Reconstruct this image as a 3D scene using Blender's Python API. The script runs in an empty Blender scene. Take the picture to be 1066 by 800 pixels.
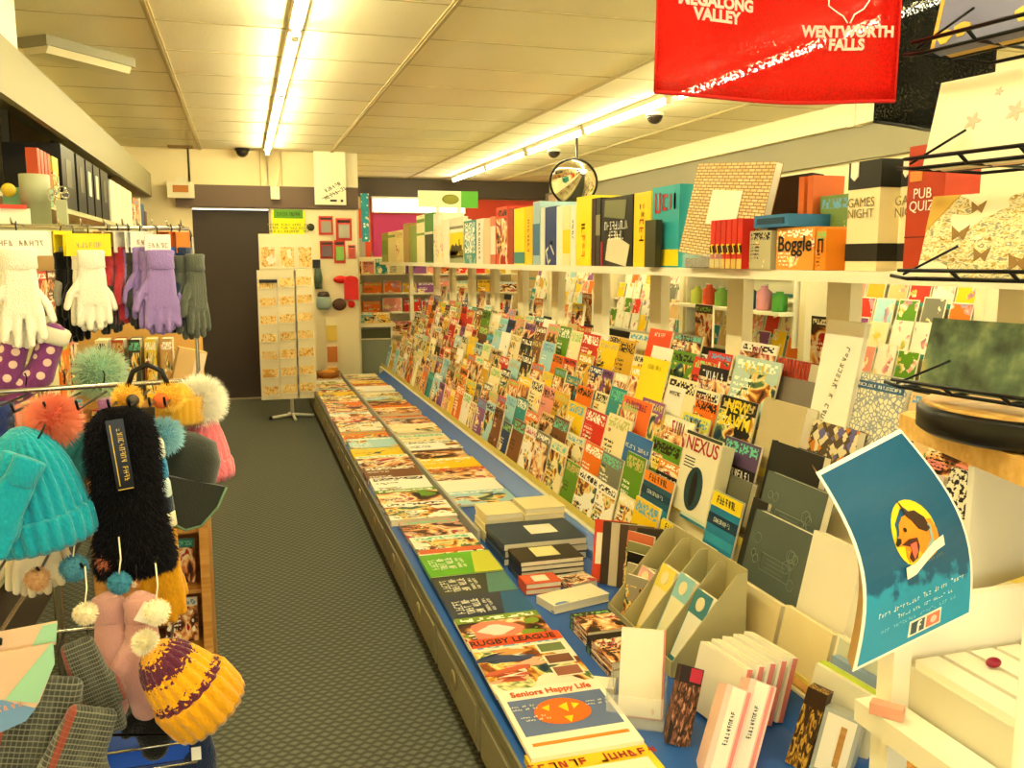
import bpy, math, random
from mathutils import Matrix, Vector
C = bpy.context.scene.collection
R = random.Random(7)
PI = math.pi
# ---------------------------------------------------------------- camera
YAW, PITCH, F = math.radians(16.659), math.radians(7.958), 930.0
cam = bpy.data.objects.new('camera', bpy.data.cameras.new('camera'))
C.objects.link(cam)
cam.location = (0, 0, 1.5)
cam.rotation_euler = (PI / 2 - PITCH, 0, -YAW)
cam.data.sensor_width = 36.0
cam.data.lens = 36.0 * F / 1066.0
cam.data.clip_start = 0.05
bpy.context.scene.camera = cam
# ---------------------------------------------------------------- world, exposure, light
w = bpy.data.worlds.new('daylight'); bpy.context.scene.world = w
w.use_nodes = True
w.node_tree.nodes['Background'].inputs[0].default_value = (1.0, 0.98, 0.78, 1)
w.node_tree.nodes['Background'].inputs[1].default_value = 1.2      # daylight entering through the open shop front
vs = bpy.context.scene.view_settings
vs.view_transform = 'Standard'; vs.look = 'None'; vs.gamma = 1; vs.use_curve_mapping = False
vs.exposure = 1.38
TUBE_POWER = 34.0
TUBE_COLOR = (1.0, 0.92, 0.56)

# ---------------------------------------------------------------- helpers
def lin(c):
    if isinstance(c, str):
        c = [int(c[i:i + 2], 16) / 255 for i in (0, 2, 4)]
    return tuple((x / 12.92 if x <= .04045 else ((x + .055) / 1.055) ** 2.4) for x in c[:3]) + (1,)
_m = {}
def mat(name, col, rough=.6, metal=0., emit=0, bump=None, alpha=1, trans=0, spec=.3):
    if name in _m: return _m[name]
    m = bpy.data.materials.new(name); m.use_nodes = True; _m[name] = m
    b = m.node_tree.nodes['Principled BSDF']
    b.inputs['Base Color'].default_value = lin(col)
    b.inputs['Roughness'].default_value = rough
    b.inputs['Metallic'].default_value = metal
    b.inputs['Specular IOR Level'].default_value = spec
    if emit:
        b.inputs['Emission Color'].default_value = lin(col); b.inputs['Emission Strength'].default_value = emit
    if trans:
        b.inputs['Transmission Weight'].default_value = trans
    if alpha < 1: b.inputs['Alpha'].default_value = alpha
    if bump:
        n = m.node_tree.nodes; l = m.node_tree.links
        tc = n.new('ShaderNodeTexCoord'); t = n.new('ShaderNodeTexNoise'); t.inputs['Scale'].default_value = bump[0]
        bp = n.new('ShaderNodeBump'); bp.inputs['Strength'].default_value = bump[1]; bp.inputs['Distance'].default_value = .01
        l.new(tc.outputs['Object'], t.inputs['Vector']); l.new(t.outputs['Fac'], bp.inputs['Height']); l.new(bp.outputs[0], b.inputs['Normal'])
    return m
def nodes(m): return m.node_tree.nodes, m.node_tree.links, m.node_tree.nodes['Principled BSDF']
class MB:
    def __init__(s): s.v = []; s.f = []; s.mi = []; s.uv = []; s.sm = []
    def face(s, pts, mi=0, uv=None, sm=False):
        i = len(s.v); s.v += [tuple(p) for p in pts]; s.f.append(tuple(range(i, i + len(pts)))); s.mi.append(mi)
        s.uv.append(uv or [(0, 0)] * len(pts)); s.sm.append(sm)
    def idx(s, vs, fs, mi=0, sm=True, M=None):
        i = len(s.v); s.v += [tuple(M @ Vector(p)) if M else tuple(p) for p in vs]
        for f in fs: s.f.append(tuple(i + k for k in f)); s.mi.append(mi); s.uv.append([(0, 0)] * len(f)); s.sm.append(sm)
    def box(s, c, d, mi=0, M=None, fmi=None, taper=1):
        x, y, z = d[0] / 2, d[1] / 2, d[2] / 2
        P = [Vector((c[0] + a * x * (taper if e > 0 else 1), c[1] + b * y * (taper if e > 0 else 1), c[2] + e * z)) for a in (-1, 1) for b in (-1, 1) for e in (-1, 1)]
        if M: P = [M @ p for p in P]
        F6 = [(0, 4, 5, 1), (6, 2, 3, 7), (2, 0, 1, 3), (4, 6, 7, 5), (1, 5, 7, 3), (2, 6, 4, 0)]   # front(-y) back left right top bottom
        for k, f in enumerate(F6):
            s.face([P[j] for j in f], (fmi[k] if fmi else mi), [(0, 0), (1, 0), (1, 1), (0, 1)])
        return s
    def tube(s, pts, r, n=8, mi=0, cap=True):
        pts = [Vector(p) for p in pts]; rr = r if isinstance(r, (list, tuple)) else [r] * len(pts)
        V = []; Fs = []; up = None
        for k, p in enumerate(pts):
            t = (pts[min(k + 1, len(pts) - 1)] - pts[max(k - 1, 0)])
            t = t.normalized() if t.length > 1e-9 else Vector((0, 0, 1))
            if up is None: up = t.orthogonal().normalized()
            up = (up - t * up.dot(t)); up = up.normalized() if up.length > 1e-6 else t.orthogonal().normalized()
            sd = t.cross(up)
            for j in range(n):
                a = 2 * PI * j / n; V.append(p + (up * math.cos(a) + sd * math.sin(a)) * rr[k])
        for k in range(len(pts) - 1):
            for j in range(n): Fs.append((k * n + j, k * n + (j + 1) % n, (k + 1) * n + (j + 1) % n, (k + 1) * n + j))
        if cap: Fs.append(tuple(reversed(range(n)))); Fs.append(tuple((len(pts) - 1) * n + j for j in range(n)))
        s.idx(V, Fs, mi); return s
    def lathe(s, prof, n=32, c=(0, 0, 0), mi=0, M=None, wob=None):
        V = []; Fs = []
        for k, (r, z) in enumerate(prof):
            for j in range(n):
                a = 2 * PI * j / n; q = r * (1 + (wob(a, k) if wob else 0)); V.append((c[0] + q * math.cos(a), c[1] + q * math.sin(a), c[2] + z))
        for k in range(len(prof) - 1):
            for j in range(n): Fs.append((k * n + j, k * n + (j + 1) % n, (k + 1) * n + (j + 1) % n, (k + 1) * n + j))
        if prof[0][0] > 1e-5: Fs.append(tuple(reversed(range(n))))
        if prof[-1][0] > 1e-5: Fs.append(tuple((len(prof) - 1) * n + j for j in range(n)))
        s.idx(V, Fs, mi, True, M); return s
    def ball(s, c, r, mi=0, n=16, sq=(1, 1, 1), M=None):
        pr = [(math.sin(PI * k / 10) * 1.0, -math.cos(PI * k / 10)) for k in range(11)]
        T = Matrix.Translation(c) @ Matrix.Diagonal((r * sq[0], r * sq[1], r * sq[2], 1))
        if M: T = M @ T
        return s.lathe(pr, n, (0, 0, 0), mi, T)
    def prism(s, poly, y0, y1, mi=0, M=None, uv=None):   # polygon in xz, extruded along y
        n = len(poly); V = [(p[0], y0, p[1]) for p in poly] + [(p[0], y1, p[1]) for p in poly]
        Fs = [tuple(range(n)), tuple(reversed(range(n, 2 * n)))] + [(j, n + j, n + (j + 1) % n, (j + 1) % n) for j in range(n)]
        s.idx(V, Fs, mi, False, M); return s
    def fur(s, pts, L, n=1, mi=0, wd=.0012, jit=.35, rnd=R, droop=0.0):
        for p, nr in pts:
            d = Vector(nr) + Vector((rnd.gauss(0, jit), rnd.gauss(0, jit), rnd.gauss(0, jit) - droop)); d.normalize()
            q = d.orthogonal().normalized() * wd; p = Vector(p); l = L * rnd.uniform(.6, 1.15)
            m_ = p + d * l * .55; e = p + d * l + Vector((0, 0, -droop * l * .5))
            s.face([p - q, p + q, m_ + q * .7, m_ - q * .7], mi); s.face([m_ - q * .7, m_ + q * .7, e], mi)
        return s
    def mesh(s, name, mats):
        me = bpy.data.meshes.new(name); me.from_pydata(s.v, [], s.f)
        for m in (mats if isinstance(mats, (list, tuple)) else [mats]): me.materials.append(m)
        me.polygons.foreach_set('material_index', s.mi); me.polygons.foreach_set('use_smooth', s.sm)
        ul = me.uv_layers.new(name='UVMap'); k = 0; flat = []
        for u in s.uv:
            for a in u: flat += a
        ul.data.foreach_set('uv', flat)
        me.update(); return me
def O(name, geo, mats=None, parent=None, loc=(0, 0, 0), rot=(0, 0, 0), col=None, **props):
    me = geo.mesh(name, mats) if isinstance(geo, MB) else geo
    o = bpy.data.objects.new(name, me); C.objects.link(o); o.location = loc; o.rotation_euler = rot
    if parent: o.parent = parent
    if col: o.color = lin(col)
    for k, v in props.items(): o[k] = v
    return o
def tag(o, label, cat, group=None):
    o['label'] = label; o['category'] = cat
    if group: o['group'] = group
    return o
def thing(name, label, cat, loc=(0, 0, 0), rot=(0, 0, 0), group=None):
    o = bpy.data.objects.new(name, None); C.objects.link(o); o.location = loc; o.rotation_euler = rot
    o.empty_display_size = .05
    return tag(o, label, cat, group)
def struct(name, mb, m): 
    o = O(name, mb, m); o['kind'] = 'structure'; return o
def dup(root, loc, rot=None, label=None, group=None, col=None):
    r = root.copy(); C.objects.link(r); r.location = loc
    if rot is not None: r.rotation_euler = rot
    if label: r['label'] = label
    if group: r['group'] = group
    if col: r.color = lin(col)
    for ch in list(root.children):
        c = ch.copy(); C.objects.link(c); c.parent = r
        for g in ch.children:
            d = g.copy(); C.objects.link(d); d.parent = c
    return r
_t = {}
def textmesh(s, m, size=.02, ext=.0003, shear=0, bold=0):
    k = (s, m.name, size, shear, bold)
    if k in _t: return _t[k]
    cu = bpy.data.curves.new('lettering', 'FONT'); cu.body = s; cu.size = size; cu.extrude = ext; cu.align_x = 'CENTER'; cu.align_y = 'CENTER'
    cu.shear = shear; cu.offset = bold; cu.resolution_u = 3; cu.space_line = .85
    ob = bpy.data.objects.new('lettering', cu); me = bpy.data.meshes.new_from_object(ob)
    bpy.data.objects.remove(ob); me.materials.clear(); me.materials.append(m); _t[k] = me
    return me
READABLE = {'NEXUS', 'NEW\nDAWN', 'Boggle', 'MEGALONG\nVALLEY', 'WENTWORTH\nFALLS', 'Seniors Happy Life', 'RUGBY LEAGUE', 'GAMES\nNIGHT', 'PUB\nQUIZ', 'BEST\nIN\nTRAVEL', 'f'}
def glyphmesh(s, m, size):
    """printing too small to read in the photograph: letter-like strokes, one group per character"""
    k = ('g', s, m.name, size)
    if k in _t: return _t[k]
    rr_ = random.Random(len(s) * 131 + sum(map(ord, s))); mb = MB(); lines = s.split('\n'); a = size * .58; th = size * .11
    for li, ln in enumerate(lines):
        oy = ((len(lines) - 1) / 2 - li) * size * .85; x = -len(ln) * a / 2 + a / 2
        for ch in ln:
            if ch != ' ':
                hh = size * .36 * (1 if ch.isupper() else .75)
                for q in range(3):
                    b = rr_.randrange(6)
                    if b < 2: mb.box((x + (b * 2 - 1) * a * .28, oy, 0), (th, hh * 2, .0004))
                    elif b < 5: mb.box((x, oy + (b - 3) * hh * .85, 0), (a * .6, th, .0004))
                    else: mb.box((0, 0, 0), (th, hh * 2, .0004), M=Matrix.Translation((x, oy, 0)) @ Matrix.Rotation(.35, 4, 'Z'))
            x += a
    _t[k] = mb.mesh('lettering', m); return _t[k]
def lettering(s, m, parent, loc, size=.02, wscale=1, rot=(PI / 2, 0, 0), shear=0, bold=0, name='lettering'):
    o = O(name, textmesh(s, m, size, shear=shear, bold=bold) if s in READABLE else glyphmesh(s, m, size), None, parent, loc, rot); o.scale = (wscale, 1, 1); return o
def remeshed(name, mb, m, vox=.005, smooth=3):
    me = mb.mesh(name, m); ob = bpy.data.objects.new(name, me); C.objects.link(ob)
    r = ob.modifiers.new('r', 'REMESH'); r.mode = 'VOXEL'; r.voxel_size = vox; r.use_smooth_shade = True
    sm = ob.modifiers.new('s', 'SMOOTH'); sm.iterations = smooth; sm.factor = .5
    dg = bpy.context.evaluated_depsgraph_get(); dg.update()
    out = bpy.data.meshes.new_from_object(ob.evaluated_get(dg)); bpy.data.objects.remove(ob)
    out.materials.clear(); out.materials.append(m); return out

# shared materials
WHITE = mat('white_laminate', 'f3ecd2', .45)
CREAM = mat('cream_paint', 'f0e4bd', .6)
PAPER = mat('page_paper', 'efe6c8', .8)
BLACK = mat('black_plastic', '15130f', .35)
BWIRE = mat('black_wire', '0c0c0c', .35, .3)
CHROME = mat('chrome_steel', 'b9b4a2', .25, .9)
TAN = mat('tan_board', 'c9ab72', .6)
WOOD = None
def wood(name, a, b, scale=6):
    m = mat(name, a, .45); n, l, p = nodes(m)
    tc = n.new('ShaderNodeTexCoord'); mp = n.new('ShaderNodeMapping'); mp.inputs['Scale'].default_value = (1, 12, 12)
    no = n.new('ShaderNodeTexNoise'); no.inputs['Scale'].default_value = scale; no.inputs['Detail'].default_value = 5
    cr = n.new('ShaderNodeValToRGB'); cr.color_ramp.elements[0].position = .35; cr.color_ramp.elements[1].position = .65
    cr.color_ramp.elements[0].color = lin(a); cr.color_ramp.elements[1].color = lin(b)
    l.new(tc.outputs['Object'], mp.inputs[0]); l.new(mp.outputs[0], no.inputs[0]); l.new(no.outputs[0], cr.inputs[0]); l.new(cr.outputs[0], p.inputs[0])
    return m
WOOD = wood('pine_wood', 'd9a858', 'e8bf74')
OAK = wood('ochre_wood', 'b07a35', 'c8924a')

def fabric(name, col, scale=(60, 60, 60), amt=.5, kind='rib', col2=None, rough=.95):
    m = mat(name, col, rough, spec=.1); n, l, p = nodes(m)
    tc = n.new('ShaderNodeTexCoord'); mp = n.new('ShaderNodeMapping'); mp.inputs['Scale'].default_value = scale
    no = n.new('ShaderNodeTexVoronoi' if kind != 'noise' else 'ShaderNodeTexNoise'); no.inputs['Scale'].default_value = 1 if kind != 'noise' else 5
    bp = n.new('ShaderNodeBump'); bp.inputs['Strength'].default_value = amt; bp.inputs['Distance'].default_value = .004
    l.new(tc.outputs['Object'], mp.inputs[0]); l.new(mp.outputs[0], no.inputs[0]); l.new(no.outputs[0], bp.inputs['Height']); l.new(bp.outputs[0], p.inputs['Normal'])
    if col2:
        mx = n.new('ShaderNodeMix'); mx.data_type = 'RGBA'; mx.inputs[6].default_value = lin(col); mx.inputs[7].default_value = lin(col2)
        l.new(no.outputs[0], mx.inputs[0]); l.new(mx.outputs[2], p.inputs[0])
    p.inputs['Sheen Weight'].default_value = .3
    return m

# ---- printed cover: background = object colour, pictures and type from noise seeded per object
def cover_mat(name, head=.78, pic=.5, text=True, scale=3.0, ramp=None, frame=False, hue=None):
    m = mat(name, 'ffffff', .45, spec=.2); n, l, p = nodes(m)
    def M(op, a=None, b=None, c=None):
        q = n.new('ShaderNodeMath'); q.operation = op
        for i, x in enumerate((a, b, c)):
            if x is None: continue
            if isinstance(x, (int, float)): q.inputs[i].default_value = x
            else: l.new(x, q.inputs[i])
        return q.outputs[0]
    def MIX(f, a, b):
        q = n.new('ShaderNodeMix'); q.data_type = 'RGBA'
        for i, x in ((0, f), (6, a), (7, b)):
            if isinstance(x, (int, float)): q.inputs[i].default_value = x
            elif isinstance(x, tuple): q.inputs[i].default_value = x
            else: l.new(x, q.inputs[i])
        return q.outputs[2]
    uv = n.new('ShaderNodeUVMap'); sp = n.new('ShaderNodeSeparateXYZ'); l.new(uv.outputs[0], sp.inputs[0]); U, V = sp.outputs[0], sp.outputs[1]
    oi = n.new('ShaderNodeObjectInfo'); rnd = oi.outputs['Random']
    s1 = M('MULTIPLY', rnd, 91.7); s2 = M('MULTIPLY', rnd, 53.3)
    cb = n.new('ShaderNodeCombineXYZ'); l.new(M('ADD', U, s1), cb.inputs[0]); l.new(M('ADD', V, s2), cb.inputs[1]); l.new(s1, cb.inputs[2])
    no = n.new('ShaderNodeTexNoise'); no.inputs['Scale'].default_value = scale; no.inputs['Detail'].default_value = 3; no.inputs['Distortion'].default_value = .8
    l.new(cb.outputs[0], no.inputs[0])
    cr = n.new('ShaderNodeValToRGB'); cr.color_ramp.interpolation = 'LINEAR'
    st = ramp or [(.33, '1e1008'), (.42, 'a0501a'), (.48, 'f0b848'), (.53, 'f8e8a8'), (.59, '5f7a34'), (.66, '1c3450')]
    while len(cr.color_ramp.elements) < len(st): cr.color_ramp.elements.new(.5)
    for e, (a, c) in zip(cr.color_ramp.elements, st): e.position = a; e.color = lin(c)
    l.new(no.outputs['Fac'], cr.inputs[0])
    no2 = n.new('ShaderNodeTexNoise'); no2.inputs['Scale'].default_value = 2.2; l.new(cb.outputs[0], no2.inputs[0])
    mask = M('MULTIPLY', M('GREATER_THAN', no2.outputs['Fac'], 1 - pic), M('LESS_THAN', V, head))
    col = MIX(mask, oi.outputs['Color'], cr.outputs[0])
    # accent colour by random hue
    hs = n.new('ShaderNodeCombineColor'); hs.mode = 'HSV'; l.new(M('MULTIPLY', M('FRACT', M('MULTIPLY', rnd, 7.3)), .6), hs.inputs[0]); hs.inputs[1].default_value = .75; hs.inputs[2].default_value = .6
    if text:
        def letters(cols, y0, y1, su, thr, seed, x0=.06, x1=.94):
            a = n.new('ShaderNodeTexWhiteNoise'); a.noise_dimensions = '3D'
            c2 = n.new('ShaderNodeCombineXYZ'); l.new(M('FLOOR', M('MULTIPLY', U, su)), c2.inputs[0]); l.new(M('FLOOR', M('MULTIPLY', V, su * 1.1)), c2.inputs[1]); l.new(M('ADD', s1, seed), c2.inputs[2])
            l.new(c2.outputs[0], a.inputs[0])
            k = M('GREATER_THAN', a.outputs[0], thr)
            for t in (M('GREATER_THAN', V, y0), M('LESS_THAN', V, y1), M('GREATER_THAN', U, x0), M('LESS_THAN', U, x1)): k = M('MULTIPLY', k, t)
            return k
        hasblack = M('GREATER_THAN', M('FRACT', M('MULTIPLY', rnd, 13.7)), .5)
        tc_ = MIX(hasblack, lin('fffbe6'), lin('20130c'))
        tc2 = MIX(M('GREATER_THAN', M('FRACT', M('MULTIPLY', rnd, 29.1)), .6), tc_, hs.outputs[0])
        col = MIX(letters(U, head + .04, .95, 24, .42, 1), col, tc2)
        rows = M('LESS_THAN', M('FRACT', M('MULTIPLY', V, 11)), .55)
        kk = M('MULTIPLY', letters(U, .08, head - .06, 34, .45, 2, .06, .46), rows)
        kk = M('MULTIPLY', kk, M('GREATER_THAN', M('FRACT', M('MULTIPLY', M('ADD', M('FLOOR', M('MULTIPLY', V, 4)), s2), .37)), .45))
        col = MIX(kk, col, tc_)
    if frame:
        e = M('MAXIMUM', M('ABSOLUTE', M('SUBTRACT', U, .5)), M('ABSOLUTE', M('SUBTRACT', V, .5)))
        col = MIX(M('GREATER_THAN', e, .46), col, lin('f4ecd0'))
    l.new(col, p.inputs[0])
    return m
COV = cover_mat('glossy_magazine_cover')
COV2 = cover_mat('people_magazine_cover', head=.8, pic=.62, scale=2.2, ramp=[(.33, '140a06'), (.43, '5a2a12'), (.49, 'd88a50'), (.54, 'f6cf8a'), (.58, 'f7efcd'), (.64, 'b01c14')])
COV3 = cover_mat('puzzle_magazine_cover', head=.72, pic=.4, scale=6, ramp=[(.30, 'e0b020'), (.42, 'f8e060'), (.5, 'fff8dc'), (.6, 'd24a2a'), (.7, '2e6fa8')])
CARD = cover_mat('greeting_card_print', head=1.0, pic=.42, text=False, scale=1.1, frame=True, ramp=[(.32, '4a8f6a'), (.42, 'e9c84a'), (.5, 'fbf3d8'), (.58, 'e88f8a'), (.7, '5d88b5')])
PLAIN = cover_mat('lightly_printed_cover', head=.7, pic=.33, text=True, scale=2)
_bk = {}
def bookmesh(w_, h, t, cov, name='magazine', spine=None, side=None):
    k = (round(w_, 3), round(h, 3), round(t, 3), cov.name, spine.name if spine else '', side.name if side else '')
    if k not in _bk:
        mb = MB(); c = .0012 if t > .006 else 0
        # covers overhang the page block a little, spine on the left (-x)
        mb.box((0, t / 2, h / 2), (w_, t, h), 0, fmi=[0, 1, 1, 1, 1, 1])
        if t > .012:
            mb = MB(); q = .0018
            mb.box((0, q / 2, h / 2), (w_, q, h), 0, fmi=[0, 2, 2, 2, 2, 2])
            mb.box((.001, t / 2, h / 2), (w_ - .006, t - 2 * q, h - .006), 1)
            mb.box((0, t - q / 2, h / 2), (w_, q, h), 2)
            mb.box((-w_ / 2 + q / 2, t / 2, h / 2), (q, t - 2 * q, h), 2)
        _bk[k] = mb.mesh(name, [cov, side or PAPER, spine or cov])
    return _bk[k]
def lean(name, label, cat, X, Y0, Y1, z, h, t=.006, tilt=15, cov=None, col='f0e6c0', group=None, spine=None, rz=0):
    """book or magazine whose cover faces the aisle (-X), between Y0 and Y1, tilted back"""
    w_ = round((Y1 - Y0) / .01) * .01; h = round(h / .01) * .01
    o = O(name, bookmesh(w_, h, t, cov or COV, name, spine), None, None, (X, (Y0 + Y1) / 2, z), (-math.radians(tilt), 0, -PI / 2 + rz), col)
    return tag(o, label, cat, group)
def flat(name, label, cat, X0, X1, Y0, Y1, z, t=.006, cov=None, col='f0e6c0', group=None, rz=0, spine=None, pitch=0):
    """lies on the counter: cover up, head towards +Y"""
    w_ = round((X1 - X0) / .01) * .01; h = round((Y1 - Y0) / .01) * .01
    o = O(name, bookmesh(w_, h, t, cov or COV, name, spine), None, None, ((X0 + X1) / 2, Y0, z + t), (-PI / 2 + pitch, 0, rz), col)
    return tag(o, label, cat, group)
NAMED = {'yellow': 'f6cc0a', 'cream': 'f4e6b4', 'orange': 'ea7414', 'red': 'd3301f', 'pale blue': 'a9d4dc', 'white': 'fbf6e6', 'brown': '7a4a26', 'green': '5f8f1e',
         'dark blue': '24406e', 'pink': 'e89484', 'black': '1d1813', 'grey': '7c7a66', 'tan': 'd9b679', 'teal': '2f8c8c', 'mustard': 'd8a520', 'purple': '8d4f8a'}
# ================================================================ THE ROOM
XL, XR, YF, YB, YBB, ZC = -1.3, 4.4, -3.0, 10.0, 12.9, 2.63
m = mat('patterned_carpet', '4f5148', .95, spec=.1); n, l, p = nodes(m)
tc = n.new('ShaderNodeTexCoord'); mp = n.new('ShaderNodeMapping'); mp.inputs['Scale'].default_value = (1, 1, 1)
sx = n.new('ShaderNodeSeparateXYZ'); l.new(tc.outputs['Object'], sx.inputs[0])
def MM(n, l, op, a, b=None):
    q = n.new('ShaderNodeMath'); q.operation = op
    for i, x in enumerate((a, b)):
        if x is None: continue
        if isinstance(x, (int, float)): q.inputs[i].default_value = x
        else: l.new(x, q.inputs[i])
    return q.outputs[0]
# woven pattern: small offset dashes
ry = MM(n, l, 'MULTIPLY', sx.outputs[1], 38.0); fy = MM(n, l, 'FLOOR', ry)
off = MM(n, l, 'MULTIPLY', MM(n, l, 'MODULO', fy, 2.0), .5)
tri = MM(n, l, 'ABSOLUTE', MM(n, l, 'SUBTRACT', MM(n, l, 'FRACT', MM(n, l, 'ADD', MM(n, l, 'MULTIPLY', sx.outputs[0], 26.0), off)), .5))
vv = MM(n, l, 'ABSOLUTE', MM(n, l, 'SUBTRACT', MM(n, l, 'FRACT', ry), .5))
d = MM(n, l, 'ADD', tri, vv)
no = n.new('ShaderNodeTexNoise'); no.inputs['Scale'].default_value = 160; l.new(tc.outputs['Object'], no.inputs[0])
d2 = MM(n, l, 'ADD', d, MM(n, l, 'MULTIPLY', no.outputs[0], .45))
cr = n.new('ShaderNodeValToRGB'); cr.color_ramp.elements[0].position = .5; cr.color_ramp.elements[0].color = lin('6e7064'); cr.color_ramp.elements[1].position = .8; cr.color_ramp.elements[1].color = lin('4e4f45')
l.new(d2, cr.inputs[0]); l.new(cr.outputs[0], p.inputs[0])
bp = n.new('ShaderNodeBump'); bp.inputs['Strength'].default_value = .35; bp.inputs['Distance'].default_value = .004; l.new(d2, bp.inputs['Height']); l.new(bp.outputs[0], p.inputs['Normal'])
struct('floor', MB().box(((XL + XR) / 2, (YF + YBB) / 2, -.05), (XR - XL + .2, YBB - YF + .2, .1)), m)
CEIL = mat('ceiling_panel', 'e9dfba', .8, bump=(90, .15)); BATT = mat('ceiling_joint_strip', 'b9a877', .6)
struct('ceiling', MB().box(((XL + XR) / 2, (YF + YBB) / 2, ZC + .05), (XR - XL + .2, YBB - YF + .2, .1)), CEIL)
mb = MB()
for x in (-.37, .955, 2.28, 3.6):
    mb.box((x, (YF + YBB) / 2, ZC - .004), (.035, YBB - YF, .008)); mb.box((x, (YF + YBB) / 2, ZC - .009), (.012, YBB - YF, .006))
y = 4.745 - .645 * 12
while y < YBB:
    mb.box(((XL + XR) / 2, y, ZC - .0015), (XR - XL, .012, .003)); y += .645
struct('trim_1', mb, BATT)
WALL = mat('cream_wall', 'f2dfac', .7, bump=(30, .05)); DARK = mat('dark_brown_paint', '4d4034', .5); DOOR = mat('dark_door_paint', '43382d', .45)
struct('wall_left', MB().box((XL - .05, (YF + YB) / 2, ZC / 2), (.1, YB - YF, ZC)), WALL)
struct('wall_back', MB().box((-.89, YB + .05, ZC / 2), (.82, .1, ZC)).box((.765, YB + .05, ZC / 2), (.95, .1, ZC)).box((-.1, YB + .05, (2.03 + ZC) / 2), (.8, .1, ZC - 2.03)), WALL)
struct('wall_back_return', MB().box((1.19, (YB + .1 + YBB) / 2, ZC / 2), (.1, YBB - YB - .1, ZC)), WALL)
o = struct('door_1', MB().box((-.1, YB + .06, 1.0), (.79, .05, 2.03)), DOOR)
struct('trim_2', MB().box((-.1, YB - .01, .006), (.8, .06, .012)), mat('aluminium_sill', 'c9b58a', .3, .6))
struct('trim_3', MB().box((.3, YB - .04, 2.15), (1.86, .08, .225)), mat('brown_header_paint', '6b5645', .5))
struct('wall_far', MB().box((2.82, YBB + .05, ZC / 2), (3.3, .1, ZC)), mat('far_wall_cream', 'dcc088', .6))
tag(O('wall_poster_board', MB().box((3.0, YBB - .015, 1.98), (2.7, .03, .76)), mat('far_board_red', 'c8402a', .6)), 'long red board across the far wall under the dark header', 'board')
struct('trim_4', MB().box((2.82, YBB - .06, 2.5), (3.2, .12, .25)), mat('far_header_paint', '54493d', .5))
struct('wall_right', MB().box((XR + .05, (YF + YBB) / 2, ZC / 2), (.1, YBB - YF, ZC)), mat('pale_right_wall', 'e9dcb0', .7))
struct('trim_5', MB().box((XR - .06, (YF + 10.8) / 2, 2.545), (.14, 10.8 - YF, .17)), CREAM)
struct('trim_6', MB().box((XR - .03, (YF + YBB) / 2, 2.34), (.06, YBB - YF, .24)), mat('grey_bulkhead_paint', '938c70', .6))
struct('trim_7', MB().box((XR - .09, 5.68, 2.54), (.1, .07, .18)).box((XR - .2, 10.9, 2.52), (.3, .3, .2)), CREAM)
# panel joints and battens above the door
mb = MB()
for x in (.22, .44): mb.box((x, YB - .004, 2.45), (.01, .008, .36))
struct('trim_8', mb, mat('wall_joint_strip', 'c7ae78', .7))

# ================================================================ LIGHTS OF THE SHOP
TUBE = mat('fluorescent_tube_glass', 'ffffff', .3); n, l, p = nodes(TUBE)
p.inputs['Emission Color'].default_value = TUBE_COLOR + (1,); p.inputs['Emission Strength'].default_value = TUBE_POWER
HOUSE = mat('batten_housing', 'efe6c6', .4)
def batten(label, x, y0, y1, two=False, rot=0):
    L = y1 - y0; t = thing('fluorescent_batten', label, 'ceiling light', (x, (y0 + y1) / 2, ZC), (0, 0, rot), 'fluorescent battens')
    O('housing', MB().prism([(-.035, 0), (.035, 0), (.03, -.035), (-.03, -.035)], -L / 2, L / 2), HOUSE, t)
    O('tube', MB().tube([(0, -L / 2 + .03, -.058), (0, L / 2 - .03, -.058)], .014, 12), TUBE, t)
    for s in (-1, 1): O('lamp_holder', MB().box((0, s * (L / 2 - .014), -.05), (.034, .024, .05)), WHITE, t)
    return t
ys = [(-2.4, -1.15), (-1.1, .15), (.2, 1.45), (1.5, 2.75), (2.8, 4.6), (4.66, 6.2), (6.26, 7.9), (7.96, 9.7)]  # battens behind the viewer are unseen, added to light the near goods frontally
w8 = ['unseen, added behind the viewer farthest back', 'unseen, added second behind the viewer', 'unseen, added just behind and above the viewer', 'above the viewer', 'nearest of those in view over the aisle', 'second from the near end over the aisle', 'third along over the aisle', 'nearest the dark door']
for (a, b), s in zip(ys, w8): batten('white fluorescent batten light over the aisle, ' + s, .29, a, b)
ys = [(-2.4, -.9), (-.85, .7), (.75, 2.3), (2.36, 3.9), (3.96, 5.6), (5.75, 7.3), (7.36, 8.9), (9.0, 10.5), (10.6, 12.3)]  # here too the battens behind the viewer are added, out of view
w9 = ['unseen, added farthest behind the viewer', 'unseen, added second behind the viewer', 'to the right of the viewer', 'showing through the black tea towel', 'showing through the red tea towel', 'just left of the hanging red towel', 'before the convex mirror', 'over the far end of the book shelf', 'nearest the dark far header']
for (a, b), s in zip(ys, w9): batten('fluorescent batten light on the right hand row, ' + s, 2.84, a, b)
t = thing('ceiling_light_fitting', 'unlit boxy grey light fitting above the left fascia board', 'ceiling light', (-.80, 5.5, ZC), (0, 0, math.radians(-38)))
O('housing', MB().box((0, 0, -.025), (.2, .6, .05)), mat('grey_fitting', '8d8668', .5), t)
O('diffuser', MB().prism([(-.09, -.05), (.09, -.05), (.07, -.085), (-.07, -.085)], -.28, .28), mat('prismatic_diffuser', 'd8cda4', .3), t)
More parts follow.
